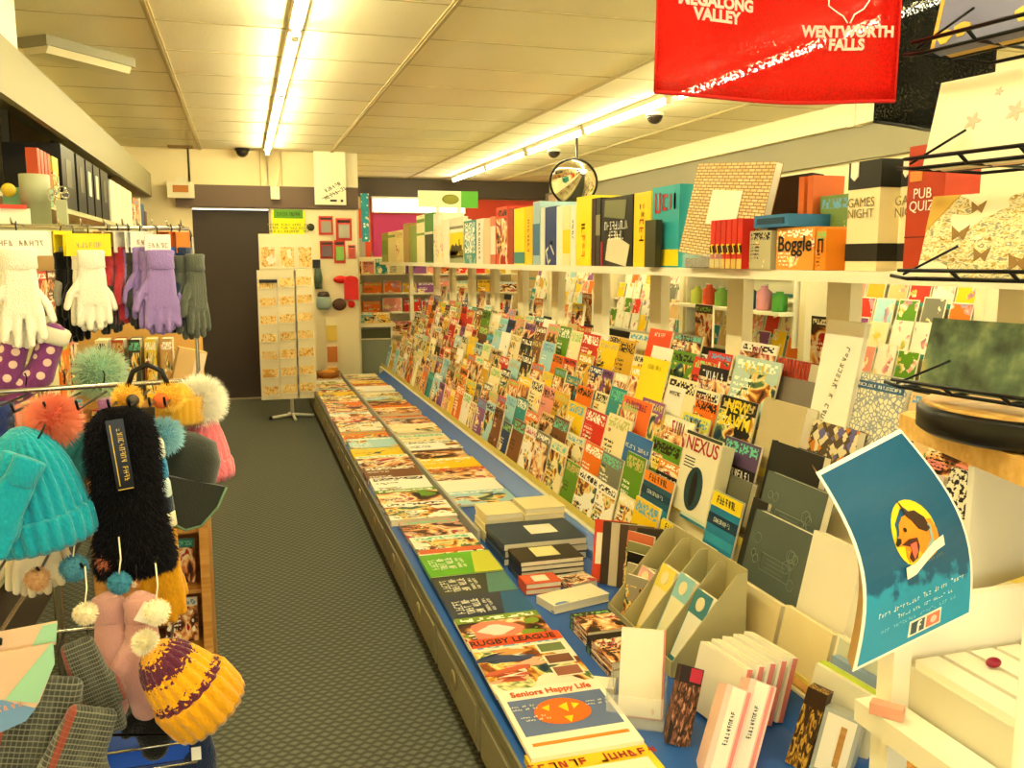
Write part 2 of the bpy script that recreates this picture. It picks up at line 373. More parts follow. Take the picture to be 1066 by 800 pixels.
# security domes, mirror, exit-style chime, vents
def dome(label, x, y, r=.075):
    t = thing('security_camera_dome', label, 'security camera', (x, y, ZC), group='ceiling camera domes')
    O('base', MB().lathe([(r, 0), (r, -.02), (r * .9, -.025)], 24), WHITE if x > 1 else BLACK, t)
    O('dome', MB().lathe([(r * .85 * math.cos(a), -.025 - r * .85 * math.sin(a)) for a in [i * PI / 16 for i in range(9)]], 24), mat('smoked_dome', '2a221a', .08), t)
dome('dark dome security camera on the ceiling above the door', .045, 9.85)
dome('dark dome security camera near the convex mirror', 3.15, 9.0)
dome('dark dome security camera left of the red tea towel', 3.12, 6.55)
t = thing('convex_mirror', 'round convex security mirror above the book shelf', 'mirror', (2.9, 7.75, 2.19), (0, 0, 0))
Mr = Matrix.Rotation(math.radians(65), 4, 'Z') @ Matrix.Rotation(math.radians(-112), 4, 'Y')
rr = .215
O('mirror_face', MB().lathe([(rr * math.sin(a) / math.sin(.8), .5 * rr * (math.cos(a) - math.cos(.8)) / (1 - math.cos(.8)) * .6) for a in [i * .1 for i in range(8, -1, -1)]], 40, M=Mr), mat('mirror_silver', 'e6dfc8', .04, 1), t)
O('rim', MB().lathe([(rr - .003, -.008), (rr + .005, -.008), (rr + .005, .004), (rr - .003, .004)], 40, M=Mr), BLACK, t)
O('bracket', MB().tube([(0, 0, 0), (.05, .06, .1), (.05, .06, ZC - 2.19)], .012), BLACK, t)
t = thing('alarm_box', 'small cream box with a red display mounted on the brown header', 'alarm', (-.57, 9.9, 2.2))
O('casing', MB().box((0, -.03, 0), (.26, .06, .16)).box((0, -.03, .1), (.08, .05, .05)), CREAM, t)
O('display', MB().box((0, -.064, .01), (.15, .008, .07)), mat('amber_display', 'b8742a', .4), t)
t = thing('junction_box', 'small cream socket box with a thin cable under the aisle light', 'socket', (.36, 9.9, 2.19))
O('box', MB().box((0, -.02, 0), (.09, .04, .13)), CREAM, t); O('cable', MB().tube([(0, -.02, .06), (.04, .03, .15), (.07, .08, .3), (.06, .085, .43)], .006), CREAM, t)
tag(O('ceiling_vent', MB().box((-.55, 9.8, ZC - .01), (.24, .1, .02)), mat('brown_vent', '8b6a35', .6)), 'narrow brown vent at the back edge of the ceiling', 'vent')
t = thing('paper_sign', 'white paper sign with slanted black lettering over the header', 'sign', (.93, 9.9, 2.32))
O('sheet', MB().box((0, -.035, .04), (.33, .006, .57)), mat('sign_paper', 'f3ecc8', .6), t)
lettering('POWERS', mat('black_ink', '17120c', .6), t, (.02, -.04, -.06), .055, rot=(PI / 2, math.radians(-28), 0))
lettering('CABLE IT', _m['black_ink'], t, (.05, -.04, -.12), .055, rot=(PI / 2, math.radians(-28), 0))
O('sketch_line', MB().box((-.05, -.04, -.13), (.22, .003, .006), M=Matrix.Rotation(math.radians(-24), 4, 'Y')).box((.03, -.04, -.2), (.07, .003, .02)).ball((.12, -.04, -.2), .014), BLACK, t)
tag(O('wall_board', MB().box((1.15, 9.97, 2.45), (.17, .04, .36)), CREAM), 'pale vertical board at the outer corner of the back wall', 'board')
t = thing('corner_banner', 'teal patterned strip hanging at the back wall corner', 'banner', (1.31, 9.98, 1.9))
mt = mat('teal_pattern', '2e97a0', .5); n, l, p = nodes(mt); v = n.new('ShaderNodeTexVoronoi'); v.inputs['Scale'].default_value = 22; tc = n.new('ShaderNodeTexCoord'); l.new(tc.outputs['Object'], v.inputs[0])
cr = n.new('ShaderNodeValToRGB'); cr.color_ramp.elements[0].color = lin('e9e6c8'); cr.color_ramp.elements[0].position = .25; cr.color_ramp.elements[1].color = lin('2e97a0'); cr.color_ramp.elements[1].position = .35; l.new(v.outputs[0], cr.inputs[0]); l.new(cr.outputs[0], p.inputs[0])
O('strip', MB().box((0, 0, .05), (.085, .01, .52)), mt, t)
# ================================================================ THE LONG MAGAZINE GONDOLA
BLUE = mat('blue_counter_laminate', '2c5fb0', .3); CAB = mat('olive_cabinet_laminate', '8b8465', .5); CAB2 = mat('cabinet_edge', '6d684f', .5)
ZT = .26
Y_END = 9.55
k = 0; y = 1.15
posn = ['nearest the viewer'] + ['%s from the near end' % s for s in ('second', 'third', 'fourth', 'fifth', 'sixth', 'seventh', 'eighth', 'ninth', 'tenth', 'eleventh', 'twelfth', 'thirteenth')] + ['nearest the dark door']
while y < Y_END - .1:
    wd_ = .6; t = thing('drawer_cabinet', 'low olive drawer cabinet under the counter, ' + posn[min(k, 14)], 'cabinet', (.62, y + wd_ / 2, 0), group='low drawer cabinets along the aisle')
    O('body', MB().box((.4, 0, .145), (.79, wd_ - .004, .17)), CAB, t)
    O('plinth', MB().box((.45, 0, .03), (.8, wd_ - .004, .06)), BLACK, t)  # recessed kick; its black also holds the shade of the recess
    dr = O('drawer', MB().box((-.006, 0, .148), (.018, wd_ - .03, .15)).box((-.017, 0, .148), (.004, wd_ - .07, .115)), CAB, t)
    O('handle', MB().lathe([(.0, .0), (.03, .002), (.034, .006), (.03, .01), (.018, .012), (0, .006)], 20, M=Matrix.Translation((-.018, 0, .16)) @ Matrix.Rotation(-PI / 2, 4, 'Y')), mat('brass_pull', 'a09062', .35, .5), dr)
    y += wd_; k += 1
Y0C, Y1C = 1.15, y
t = thing('counter_top', 'long blue laminate counter top running down the aisle under the flat magazines', 'counter', (0, 0, 0))
O('top', MB().box(((.612 + 1.44) / 2, (Y0C + Y1C) / 2, .246), (.828, Y1C - Y0C, .028)), BLUE, t)
O('edge_strip', MB().box((.608, (Y0C + Y1C) / 2, .246), (.008, Y1C - Y0C, .03)), mat('olive_edge', '7b7556', .4), t)
O('rear_ledge', MB().prism([(1.34, .26), (1.42, .315), (1.43, .315), (1.43, .26)], Y0C, Y1C), BLUE, t)
O('ledge_trim', MB().box((1.422, (Y0C + Y1C) / 2, .318), (.012, Y1C - Y0C, .008)), WHITE, t)
O('divider', MB().box((.955, (3.7 + Y1C) / 2, .285), (.014, Y1C - 3.7, .05)), mat('grey_divider', 'a8a79a', .4), t)

YG0, YG1 = .95, 10.05
t = thing('magazine_gondola', 'long white double sided magazine gondola with seven stepped tiers and a top shelf', 'display rack', (0, 0, 0))
TX = [1.46 + .079 * i for i in range(7)]; TZ = [.31 + .103 * i for i in range(7)]
O('base', MB().box((1.84, (YG0 + YG1) / 2, .15), (.80, YG1 - YG0, .3)), CREAM, t)
LEDGE = mat('yellowed_acrylic_lip', 'eed86e', .25)
for i in range(7):
    O('tier', MB().box((TX[i] + .045, (YG0 + YG1) / 2, TZ[i] - .006), (.085, YG1 - YG0, .008)).box((TX[i] + .085, (YG0 + YG1) / 2, TZ[i] + .045), (.006, YG1 - YG0, .11)), CREAM, t)
    O('lip', MB().box((TX[i] + .0, (YG0 + YG1) / 2, TZ[i] + .012), (.004, YG1 - YG0, .035)), LEDGE, t)
PY = [1.95, 2.72, 3.42, 4.2, 4.98, 5.75, 6.55, 7.35, 8.15, 8.95, 9.75]
for yy in PY: O('post', MB().box((2.05, yy, .86), (.05, .13, 1.17)), CREAM, t)
O('top_shelf', MB().box((1.96, (1.3 + 11.7) / 2, 1.452), (.5, 10.4, .026)), WHITE, t)
O('shelf_edge', MB().box((1.707, (1.3 + 11.7) / 2, 1.448), (.006, 10.4, .034)), WHITE, t)
O('end_post', MB().box((2.1, 11.6, .72), (.05, .06, 1.44)), CREAM, t)

# --- the racked magazines. special: pieces of the near section, measured one by one
TIERN = ['lowest', 'second', 'third', 'fourth', 'fifth', 'sixth', 'top']
def bay(y):
    i = min(range(len(PY)), key=lambda j: abs(PY[j] - y)); return ['nearest', 'second', 'third', 'fourth', 'fifth', 'sixth', 'seventh', 'eighth', 'ninth', 'tenth', 'farthest'][i]
pal = [('yellow', 5), ('cream', 6), ('orange', 4), ('red', 3), ('pale blue', 2), ('white', 4), ('brown', 3), ('green', 2), ('dark blue', 1), ('pink', 2), ('black', 1), ('grey', 1), ('tan', 3), ('teal', 1), ('mustard', 3), ('purple', 1)]
used = {}
def pick(key):
    u = used.setdefault(key, set()); c = [n for n, w in pal if n not in u]; ws = [w for n, w in pal if n not in u]
    x = R.choices(c, ws)[0]; u.add(x); return x
NEAR = [3.06, 3.38, 3.2, 3.2, 3.2, 3.15, 3.35]     # the special pieces occupy each tier up to here
for i in range(7):
    y = NEAR[i] + .01
    while y < YG1 - .25:
        wd_ = R.choice([.19, .21, .22, .23, .24, .27]); h = R.choice([.20, .23, .25, .26])
        if R.random() < .12: wd_, h = R.choice([.15, .17]), .2
        if i == 6: h = R.choice([.15, .17, .19])
        c = pick((i, bay(y + wd_ / 2)))
        cov = R.choice([COV, COV, COV2, COV3, PLAIN])
        lean('magazine', '%s magazine on the %s tier, in line with the %s white post' % (c, TIERN[i], bay(y + wd_ / 2)), 'magazine',
             TX[i] + .012 + R.uniform(0, .012), y, y + wd_, TZ[i], h, R.choice([.006, .009, .009]), 13 + R.uniform(-1, 2), cov, NAMED[c], 'magazines on the stepped rack')
        y += wd_ + R.choice([.006, .01, .012])
# stacks of small comics, digests and books standing on the far top tier against the posts
for kk, yy in enumerate([5.3, 6.1, 6.9, 7.7, 8.5, 9.3]):
    c = ['yellow', 'orange', 'dark blue', 'pink', 'red', 'cream'][kk]
    lean('paperback', '%s paperback standing above the top tier beside the %s white post' % (c, bay(yy)), 'paperback', 2.03, yy, yy + .2, 1.0, .22, .02, 8, COV2, NAMED[c], 'paperbacks above the top tier')

# --- near section, one by one  (name,label,cat, tierX,Y0,Y1,z,h,t,tilt,cov,col)
def special(name, label, cat, X, Y0, Y1, z, h, t=.012, tilt=14, cov=PLAIN, col='f0e6c0', group=None, spine=None): return lean(name, label, cat, X, Y0, Y1, z, h, t, tilt, cov, col, group, spine)
def plain(name, col, rough=.45, bump=None): return mat(name, col, rough, bump=bump)
INK = mat('black_ink', '17120c', .6); WINK = mat('white_ink', 'f8f4e0', .5); RINK = mat('red_ink', 'b02a20', .5); YINK = mat('yellow_ink', 'f4d81a', .5); BINK = mat('blue_ink', '24406e', .5)
OINK = mat('orange_ink', 'f08a20', .5)
def band(parent, x, z, w_, h, m_, d=.0012, name='cover_panel'): return O(name, MB().box((x, -d, z), (w_, .0012, h)), m_, parent)
nx = special('magazine', 'cream magazine headed in red capitals with a mirror shaped picture, in a clear holder', 'magazine', 1.60, 2.86, 3.13, .53, .31, .008, 12, mat('cream_cover', 'efe8c8', .4))
lettering('NEXUS', RINK, nx, (0, -.0015, .262), .075, 1.05, bold=.001)
band(nx, 0, .303, .27, .012, mat('dark_green_panel', '3b3a2a', .5))
O('picture', MB().prism([(.065 * math.cos(a), .1 + .085 * math.sin(a)) for a in [i * PI / 12 for i in range(24)]], -.002, 0), mat('mirror_picture', '1c3f44', .4), nx)
O('picture_frame', MB().prism([(.022 * math.cos(a), .1 + .07 * math.sin(a)) for a in [i * PI / 12 for i in range(24)]], -.003, 0), mat('mirror_figure', '0d0d10', .4), nx)
for q in range(4): band(nx, -.07, .21 - q * .012, .08, .004, INK)
O('holder', MB().box((.15, .02, .14), (.006, .05, .31)).box((0, .045, .14), (.3, .004, .31)), mat('cream_acrylic', 'dcd3a8', .3), nx)
def titled(name, label, X, Y0, Y1, z, h, title, tm, cov, col, size, tilt=13, bandm=None, tz=.84, group=None, t=.008, bold=.0015, cat='magazine'):
    o = special(name, label, cat, X, Y0, Y1, z, h, t, tilt, cov, col, group)
    if bandm: band(o, 0, h * tz, (Y1 - Y0) * .98, size * (1.25 + title.count('\n') * .85), bandm)
    lettering(title, tm, o, (0, -.0028, h * tz), size, 1, bold=bold); return o
titled('magazine', 'black magazine titled in two lines of yellow capitals behind the cream one', 1.77, 2.89, 3.15, .72, .25, 'NEW\nDAWN', YINK, COV, '1c1a16', .068, tz=.74)
titled('magazine', 'magazine with an orange sun and white lettering on black before the tan album', 1.70, 2.73, 2.98, .64, .20, 'MYSTERIES', WINK, COV3, '5a4468', .04, bandm=INK, tz=.4)
special('photo_album', 'thick tan linen album standing beside the yellow lettered black magazine', 'album', 1.77, 2.60, 2.86, .70, .30, .05, 12, plain('tan_linen', 'bfae84', .7, (150, .2)), spine=plain('tan_linen_spine', 'cfc094', .7))
special('photo_album', 'album with a multicoloured leaf and diamond pattern', 'album', 1.82, 2.36, 2.62, .76, .20, .03, 12, None)
pm = mat('diamond_pattern_cloth', 'c8b48a', .5); n, l, p = nodes(pm); v = n.new('ShaderNodeTexVoronoi'); v.inputs['Scale'].default_value = 32; v.distance = 'MANHATTAN'; tc = n.new('ShaderNodeTexCoord'); l.new(tc.outputs['Object'], v.inputs[0])
cr = n.new('ShaderNodeValToRGB'); cr.color_ramp.interpolation = 'CONSTANT'
for a, c in ((.15, '6f66a0'), (.35, 'e08a2a'), (.5, 'e9dcb0'), (.68, '3a3024'), (.76, 'e9dcb0'), (.85, 'bfa25a')):
    e = cr.color_ramp.elements.new(a); e.color = lin(c)
cr.color_ramp.elements[0].color = lin('e9dcb0'); sp_ = n.new('ShaderNodeSeparateColor'); l.new(v.outputs['Color'], sp_.inputs[0]); l.new(sp_.outputs[0], cr.inputs[0])
mx = n.new('ShaderNodeMix'); mx.data_type = 'RGBA'; lt = n.new('ShaderNodeMath'); lt.operation = 'LESS_THAN'; lt.inputs[1].default_value = .85; l.new(v.outputs['Distance'], lt.inputs[0]); l.new(lt.outputs[0], mx.inputs[0]); mx.inputs[6].default_value = lin('5a4a34'); l.new(cr.outputs[0], mx.inputs[7]); l.new(mx.outputs[2], p.inputs[0])
bpy.data.objects['photo_album.001'].data = bookmesh(.26, .2, .03, pm, 'album')
DALB = plain('dark_album_cloth', '2a2a24', .4); GALB = plain('grey_green_album', '566055', .5); LALB = plain('album_line_art', '8f9a86', .5)
special('photo_album', 'black album with a small white motif, topmost of the dark albums', 'album', 1.73, 2.42, 2.72, .63, .24, .03, 12, DALB)
def line_album(label, *a):
    o = special('photo_album', label, 'album', *a)
    mb = MB(); w_ = a[2] - a[1]; h = a[4]
    mb.tube([(-.07, -.001, h * .35), (.09, -.001, h * .35), (.09, -.001, h * .55), (-.07, -.001, h * .55), (-.07, -.001, h * .35)], .0012, 4)
    for q in range(3): mb.tube([(-.04, -.001, h * (.4 + q * .05)), (.06, -.001, h * (.4 + q * .05))], .0009, 4)
    rr_ = random.Random(q + int(h * 100))
    for q in range(9):
        cx, cz, r_ = rr_.choice([-.1, .08, .1]) + rr_.uniform(-.02, .02), h * rr_.uniform(.25, .8), rr_.uniform(.01, .022)
        mb.tube([(cx + r_ * math.cos(b), -.001, cz + r_ * math.sin(b)) for b in [j * .9 for j in range(8)]], .0009, 4)
    O('line_drawing', mb, LALB, o); return o
line_album('grey green album with a chalk line drawing, upper of the two', 1.63, 2.27, 2.60, .545, .25, .03, 14, GALB)
line_album('grey green album with a chalk line drawing, lower and nearer one', 1.535, 2.20, 2.52, .42, .27, .035, 14, GALB)
special('photo_album', 'black album spine board behind the lower grey green album', 'album', 1.585, 2.53, 2.62, .43, .27, .02, 14, DALB)
special('photo_album', 'plain dark grey album beneath the sun magazine', 'album', 1.655, 2.70, 2.99, .56, .16, .025, 14, plain('slate_album', '6a6a58', .5))
special('photo_album', 'brownish grey gift wrapped album near the tall white guest book', 'album', 1.895, 2.70, 3.0, .90, .17, .03, 18, plain('taupe_wrap', '7d7162', .3))
g = special('guest_book', 'tall white guest book with slanted handwriting down its cover', 'guest book', 1.87, 2.46, 2.66, .88, .42, .02, 10, plain('white_book_cloth', 'fbf5df', .5))
lettering('Wishes & Thoughts', mat('grey_script', '8d866c', .6), g, (0, -.0015, .18), .036, .9, rot=(PI / 2, -PI / 2 + .25, 0), shear=.35)
bf = special('notebook', 'blue and cream floral notebook with a dark blue title strip', 'notebook', 1.89, 2.24, 2.48, .915, .22, .02, 12, None)
fp = mat('blue_floral_paper', 'e9e2c0', .5); n, l, p = nodes(fp); v = n.new('ShaderNodeTexVoronoi'); v.feature = 'DISTANCE_TO_EDGE'; v.inputs['Scale'].default_value = 60; tc = n.new('ShaderNodeTexCoord'); l.new(tc.outputs['Object'], v.inputs[0])
cr = n.new('ShaderNodeValToRGB'); cr.color_ramp.elements[0].color = lin('8f97a0'); cr.color_ramp.elements[0].position = .05; cr.color_ramp.elements[1].color = lin('efe7c2'); cr.color_ramp.elements[1].position = .16; l.new(v.outputs[0], cr.inputs[0]); l.new(cr.outputs[0], p.inputs[0])
bf.data = bookmesh(.24, .22, .02, fp, 'notebook'); band(bf, 0, .185, .22, .026, mat('denim_strip', '3f6488', .5)); lettering('notebook collection', WINK, bf, (0, -.003, .185), .018)
special('notebook', 'peach notebook beside the blue floral notebook', 'notebook', 1.90, 2.11, 2.23, .915, .19, .015, 12, COV, 'e6c48e')
special('gift_album', 'pink patterned album above the blue card', 'album', 1.87, 1.84, 2.09, .88, .11, .02, 12, COV2, 'ea8f86')
special('gift_album', 'pale lilac album under the pink one', 'album', 1.83, 1.98, 2.12, .80, .10, .02, 12, plain('lilac_cloth', 'd8c4bc', .5))
sp2 = special('gift_album', 'black and white speckled album behind the blue card', 'album', 1.80, 1.80, 1.95, .74, .2, .02, 12, None)
fm = mat('speckle_paper', 'efe9cf', .5); n, l, p = nodes(fm); v = n.new('ShaderNodeTexNoise'); v.inputs['Scale'].default_value = 70; tc = n.new('ShaderNodeTexCoord'); l.new(tc.outputs['Object'], v.inputs[0])
cr = n.new('ShaderNodeValToRGB'); cr.color_ramp.elements[0].color = lin('1c1812'); cr.color_ramp.elements[0].position = .47; cr.color_ramp.elements[1].color = lin('efe9cf'); cr.color_ramp.elements[1].position = .5; l.new(v.outputs[0], cr.inputs[0]); l.new(cr.outputs[0], p.inputs[0])
sp2.data = bookmesh(.15, .2, .02, fm, 'album')
special('gift_album', 'cream album with a red edge pattern below the speckled one', 'album', 1.76, 1.74, 1.86, .62, .2, .02, 12, COV, 'f0e0b8')
CRM = plain('cream_album_cover', 'ecd9a2', .5); CRW = plain('ivory_album_cover', 'f3ead0', .5)
special('photo_album', 'ivory album with a faint monogram beside the chalk drawing album', 'album', 1.54, 1.98, 2.20, .45, .26, .03, 12, CRW)
special('photo_album', 'honey cream album on the wooden ledge, left one', 'album', 1.462, 2.20, 2.48, .335, .15, .02, 12, CRM)
special('photo_album', 'honey cream album on the wooden ledge, right one', 'album', 1.462, 1.96, 2.18, .335, .16, .02, 12, CRM)
special('photo_album', 'pale blue bordered album right of the honey cream albums', 'album', 1.462, 1.72, 1.94, .335, .17, .02, 12, cover_mat('pale_blue_border', pic=.1, text=False, frame=True), 'cfd3b8')
for nm, z_, y0, y1, x_ in (('wooden ledge under the chalk drawing album', .40, 1.75, 2.75, 1.515), ('wooden ledge under the honey cream albums', .318, 1.55, 2.6, 1.442)):
    tag(O('shelf_ledge', MB().box((x_, (y0 + y1) / 2, z_), (.03, y1 - y0, .018)), OAK), nm, 'ledge')
# crossword packs with yellow headings
def xw(label, X, Y0, Y1, z, h, c1, c2, head):
    o = special('puzzle_magazine', label, 'magazine', X, Y0, Y1, z, h, .008, 13, mat('blue_' + c1, c1, .35)); w_ = Y1 - Y0
    band(o, 0, h * .86, w_, h * .26, YINK if head else OINK); lettering('LOVATTS', INK, o, (0, -.003, h * .87), .036, w_ / .19 * .85, shear=.15)
    band(o, 0, h * .5, w_, h * .2, mat('deep_blue', '123a52', .4)); lettering('CROSSWORDS', WINK, o, (0, -.003, h * .5), .022, w_ / .19 * .85)
    band(o, 0, h * .15, w_ * .96, h * .16, mat('puzzle_' + c2, c2, .4), .001)
xw('blue puzzle magazine with an orange heading, left of the pair in the upper pocket', 1.60, 2.86, 3.06, .505, .16, '2a86a0', 'd8e8d0', 0)
xw('blue puzzle magazine with a yellow heading, right of the pair in the upper pocket', 1.58, 2.64, 2.84, .47, .20, '1c7fa8', '30a0c0', 1)
xw('blue puzzle magazine with a heading in orange, beside the leaning small books', 1.56, 3.10, 3.36, .47, .16, '1f5a70', '2a86a0', 0)
xw('small puzzle magazine with a bright yellow heading in the lowest pocket, right', 1.478, 2.63, 2.80, .345, .17, '2c9aa8', 'e8e0a0', 1)
xw('small puzzle magazine with a bright yellow heading in the lowest pocket, left', 1.478, 2.82, 3.04, .345, .17, '1f7f98', '4ab0b0', 1)
# bigger covers up the rack by the second and third post
titled('magazine', 'black magazine titled in white capitals on the fifth tier', 1.86, 3.26, 3.50, .80, .25, 'FRIDAY', WINK, COV2, '1a1714', .055)
titled('magazine', 'magazine with a yellow heading and a dark figure on pale sky', 1.865, 2.90, 3.22, .85, .27, 'NATURE', YINK, COV, 'b8cfc0', .05, bandm=None)
titled('magazine', 'red edged magazine with a dark round picture on white', 1.94, 3.02, 3.28, .97, .2, 'GOYA', RINK, COV2, 'f3ead6', .04)
for q in range(9): special('paperback', 'thin red paperback by the tall white guest book, %s' % ['nearest of the row', 'second from the near end', 'third from the near end', 'fourth from the near end', 'middle of the row', 'fourth from the far end', 'third from the far end', 'second from the far end', 'farthest of the row'][q], 'paperback', 1.955 - q * .0, 2.80 + q * .024, 2.822 + q * .024, .975, .15, .1, 10, plain('brick_red_spine', 'a8381e', .5), group='red paperbacks in a tight row')
titled('magazine', 'bright yellow magazine with a small portrait', 1.805, 3.70, 3.98, .77, .27, 'LOVE THE', mat('ochre_ink', 'c8a820', .5), plain('bright_yellow_cover', 'f6e01e', .35), 'f6e01e', .03)
yo = bpy.data.objects['magazine'] if False else None
titled('magazine', 'orange red magazine standing by the third white post', 1.955, 3.93, 4.18, .985, .17, 'design', WINK, plain('orange_red_cover', 'ee4a1c', .35), 'ee4a1c', .035)
titled('magazine', 'dark magazine with grey photo beside the orange red one', 1.95, 3.62, 3.90, .985, .17, 'BIKES', INK, COV2, '8a8068', .05)
titled('magazine', 'white booklet with dark lettering right of the yellow magazine', 1.80, 3.50, 3.67, .74, .2, 'wander', INK, plain('white_booklet', 'f6f0da', .4), 'f6f0da', .03)
titled('magazine', 'purple and orange magazine below the yellow magazine', 1.72, 3.66, 3.98, .65, .2, 'WELLBEING', mat('violet_ink', '8a1f70', .5), plain('orange_cover', 'f0702a', .4), 'f0702a', .045)
titled('magazine', 'blue travel magazine with pale lettering', 1.64, 3.46, 3.73, .57, .15, 'lonely planet', WINK, plain('mid_blue_cover', '2f6db4', .35), '2f6db4', .032, tz=.6)
titled('magazine', 'pale magazine headed in red letters with a brown photograph', 1.66, 3.17, 3.43, .60, .25, 'UFO', RINK, COV2, 'f2ecc8', .07)
titled('magazine', 'orange banded magazine with white capitals on black', 1.61, 3.12, 3.34, .52, .16, 'BEHIND', WINK, COV2, 'e89030', .045, bandm=INK, tz=.5)
titled('magazine', 'white and green magazine with soft colours on the fifth tier', 1.80, 3.22, 3.46, .72, .24, 'MINDFUL', RINK, COV, 'f3efc8', .035)
titled('magazine', 'yellow headed astronomy magazine on the fourth tier', 1.74, 3.17, 3.40, .66, .2, 'SKY', INK, COV3, 'e8e040', .05)
# small upright books and bags leaning at the lowest tier around Y 2.9-3.4
for q, (c, lb) in enumerate([('d8401e', 'red and white lettered book leaning by the dark albums'), ('3a2a20', 'dark brown slim book in the leaning row, first'), ('c8b89a', 'pale slim book in the leaning row'), ('4a3426', 'dark brown slim book in the leaning row, second'), ('6a4a34', 'brown slim book in the leaning row'), ('2c241c', 'black slim book in the leaning row')]):
    o = tag(O('slim_book', bookmesh(.13, .24, .014, plain('slim_' + c, c, .4), 'slim_book'), None, None, (1.30 + q * .022, 3.06 - q * .03, .262), (-math.radians(14), 0, -PI / 2 + .95), c), lb, 'book')
    if q == 0:
        band(o, 0, .13, .11, .12, CRW); lettering('GIFT', INK, o, (0, -.003, .15), .03, 1, rot=(PI / 2, -PI / 2, 0)); 
for q, (c, lb) in enumerate([('d8704a', 'orange floral paper bag behind the slim books'), ('8a8a5a', 'olive card packet by the compartment box'), ('141210', 'black packet by the compartment box'), ('b0a47c', 'speckled beige packet by the compartment box'), ('9a917a', 'grey speckled packet nearest the counter edge')]):
    tag(O('card_packet', bookmesh(.12, .22 - q * .015, .012, cover_mat('packet_print_%d' % q, pic=.55, text=False, scale=5), 'card_packet'), None, None, (1.36 - q * .03, 2.95 - q * .07, .262), (-math.radians(10), 0, -PI / 2 + .5), c), lb, 'packet')
# ================================================================ FLAT MAGAZINES ON THE COUNTER
z0 = .262
# front row, near to far
a = flat('newspaper', 'puzzle paper with a red and yellow banner, nearest the viewer in the front row', 'newspaper', .622, .93, 1.62, 1.97, z0, .02, plain('yellow_paper', 'f4c81e', .5), 'f4d020')
band(a, 0, .335, .28, .012, mat('orange_red_strip', 'e8501c', .5)); lettering('Jigsaw Banner', RINK, a, (0, -.003, .28), .05, .9); band(a, 0, .16, .27, .19, CRW, .001)
band(a, -.06, .17, .12, .1, OINK, .0024); band(a, .07, .12, .1, .08, BINK, .0024)
a = flat('newspaper', 'seniors paper with a grey blue panel and an orange oval emblem', 'newspaper', .628, .925, 1.93, 2.255, z0 + .02, .012, plain('news_paper_cream', 'f5eed6', .5), 'f5eed6', pitch=.05)
band(a, 0, .175, .27, .17, mat('slate_blue_panel', '5f6f98', .5)); lettering('Seniors Happy Life', mat('brick_ink', 'd8602a', .5), a, (0, -.002, .288), .036, .86, bold=.001)
O('emblem', MB().prism([(-.005 + .078 * math.cos(b), .175 + (.062 + .006 * math.sin(b)) * math.sin(b)) for b in [j * PI / 12 for j in range(24)]], -.003, -.001), mat('emblem_orange', 'ee6a1a', .45), a)
O('emblem_light', MB().prism([(-.055, .205), (-.03, .215), (-.04, .185)], -.004, -.002).prism([(-.01, .2), (.02, .215), (.01, .17)], -.004, -.002).prism([(.03, .21), (.05, .2), (.028, .18)], -.004, -.002).prism([(-.01, .15), (.015, .15), (.0, .12)], -.004, -.002), YINK, a)
for q, (x_, z_) in enumerate([(-.105, .225), (-.1, .21), (-.09, .17), (-.08, .155), (.105, .205), (.1, .19)]): lettering('news of it', WINK, a, (x_, -.0035, z_), .012)
band(a, 0, .05, .26, .012, OINK)
a = flat('magazine', 'rugby magazine with an orange red heading and player photographs', 'magazine', .628, .925, 2.24, 2.585, z0 + .03, .01, COV, 'f2e6cc', pitch=.04)
band(a, 0, .315, .295, .055, mat('orange_red_strip', 'e8501c', .5)); lettering('RUGBY LEAGUE', mat('dark_brown_ink', '3a1a10', .5), a, (-.01, -.003, .312), .045, .87, bold=.001)
for q in range(3): band(a, .09, .235 - q * .075, .09, .06, CRW, .0015, 'photo_border'); band(a, .09, .235 - q * .075, .078, .048, mat('photo_tone_%d' % q, ['6a7a4a', '7a4a34', '9a5a44'][q], .4), .003, 'photo_print')
rr_ = random.Random(3)
for q in range(9): O('player_picture', MB().prism([(-.07 + rr_.uniform(-.06, .06) + .028 * math.cos(b) * 1, .16 + 0 + .025 * math.sin(b)) for b in [j * PI / 4 for j in range(8)]], -.0022 - q * .00015, 0, M=Matrix.Translation((rr_.uniform(-.03, .05), 0, rr_.uniform(-.12, .1)))), mat('photo_blot_%d' % (q % 5), ['e8b090', '3a4466', 'f4efdc', 'c85a3a', 'd89a50'][q % 5], .4), a)
a = flat('magazine', 'green food magazine with a prawn coloured picture', 'magazine', .632, .925, 2.58, 2.80, z0 + .02, .012, COV2, '7f9a2a', pitch=.03)
O('dish_picture', MB().prism([(-.035 + .085 * math.cos(b) * (1 + .2 * math.cos(3 * b)), .1 + .07 * math.sin(b)) for b in [j * PI / 8 for j in range(16)]], -.002, 0), mat('prawn_pink', 'e8866a', .4), a)
O('dish_light', MB().prism([(-.03 + .05 * math.cos(b) * (1 + .3 * math.cos(4 * b)), .1 + .04 * math.sin(b)) for b in [j * PI / 8 for j in range(16)]], -.003, 0), mat('prawn_white', 'f6e6dc', .4), a)
def bookrow(lb, y0, y1, c, c2, z_):
    a = flat('travel_book', lb, 'book', .64, .93, y0, y1, z_, .018, plain('travel_' + c, c, .3), c, pitch=.02)
    O('corner_picture', MB().prism([(.03, .0), (.145, .0), (.145, y1 - y0 - .01), (.07, y1 - y0 - .01)], -.0012, 0), mat('travel_pic_' + c2, c2, .35), a)
    lettering('AUSTRA\nLIAS BE\nST TRIP', WINK, a, (-.075, -.002, (y1 - y0) * .5), .04, .8, rot=(PI / 2, -PI / 2, 0)); lettering('travel with\nthe family', WINK, a, (.0, -.002, (y1 - y0) * .5), .022, .8, rot=(PI / 2, -PI / 2, 0))
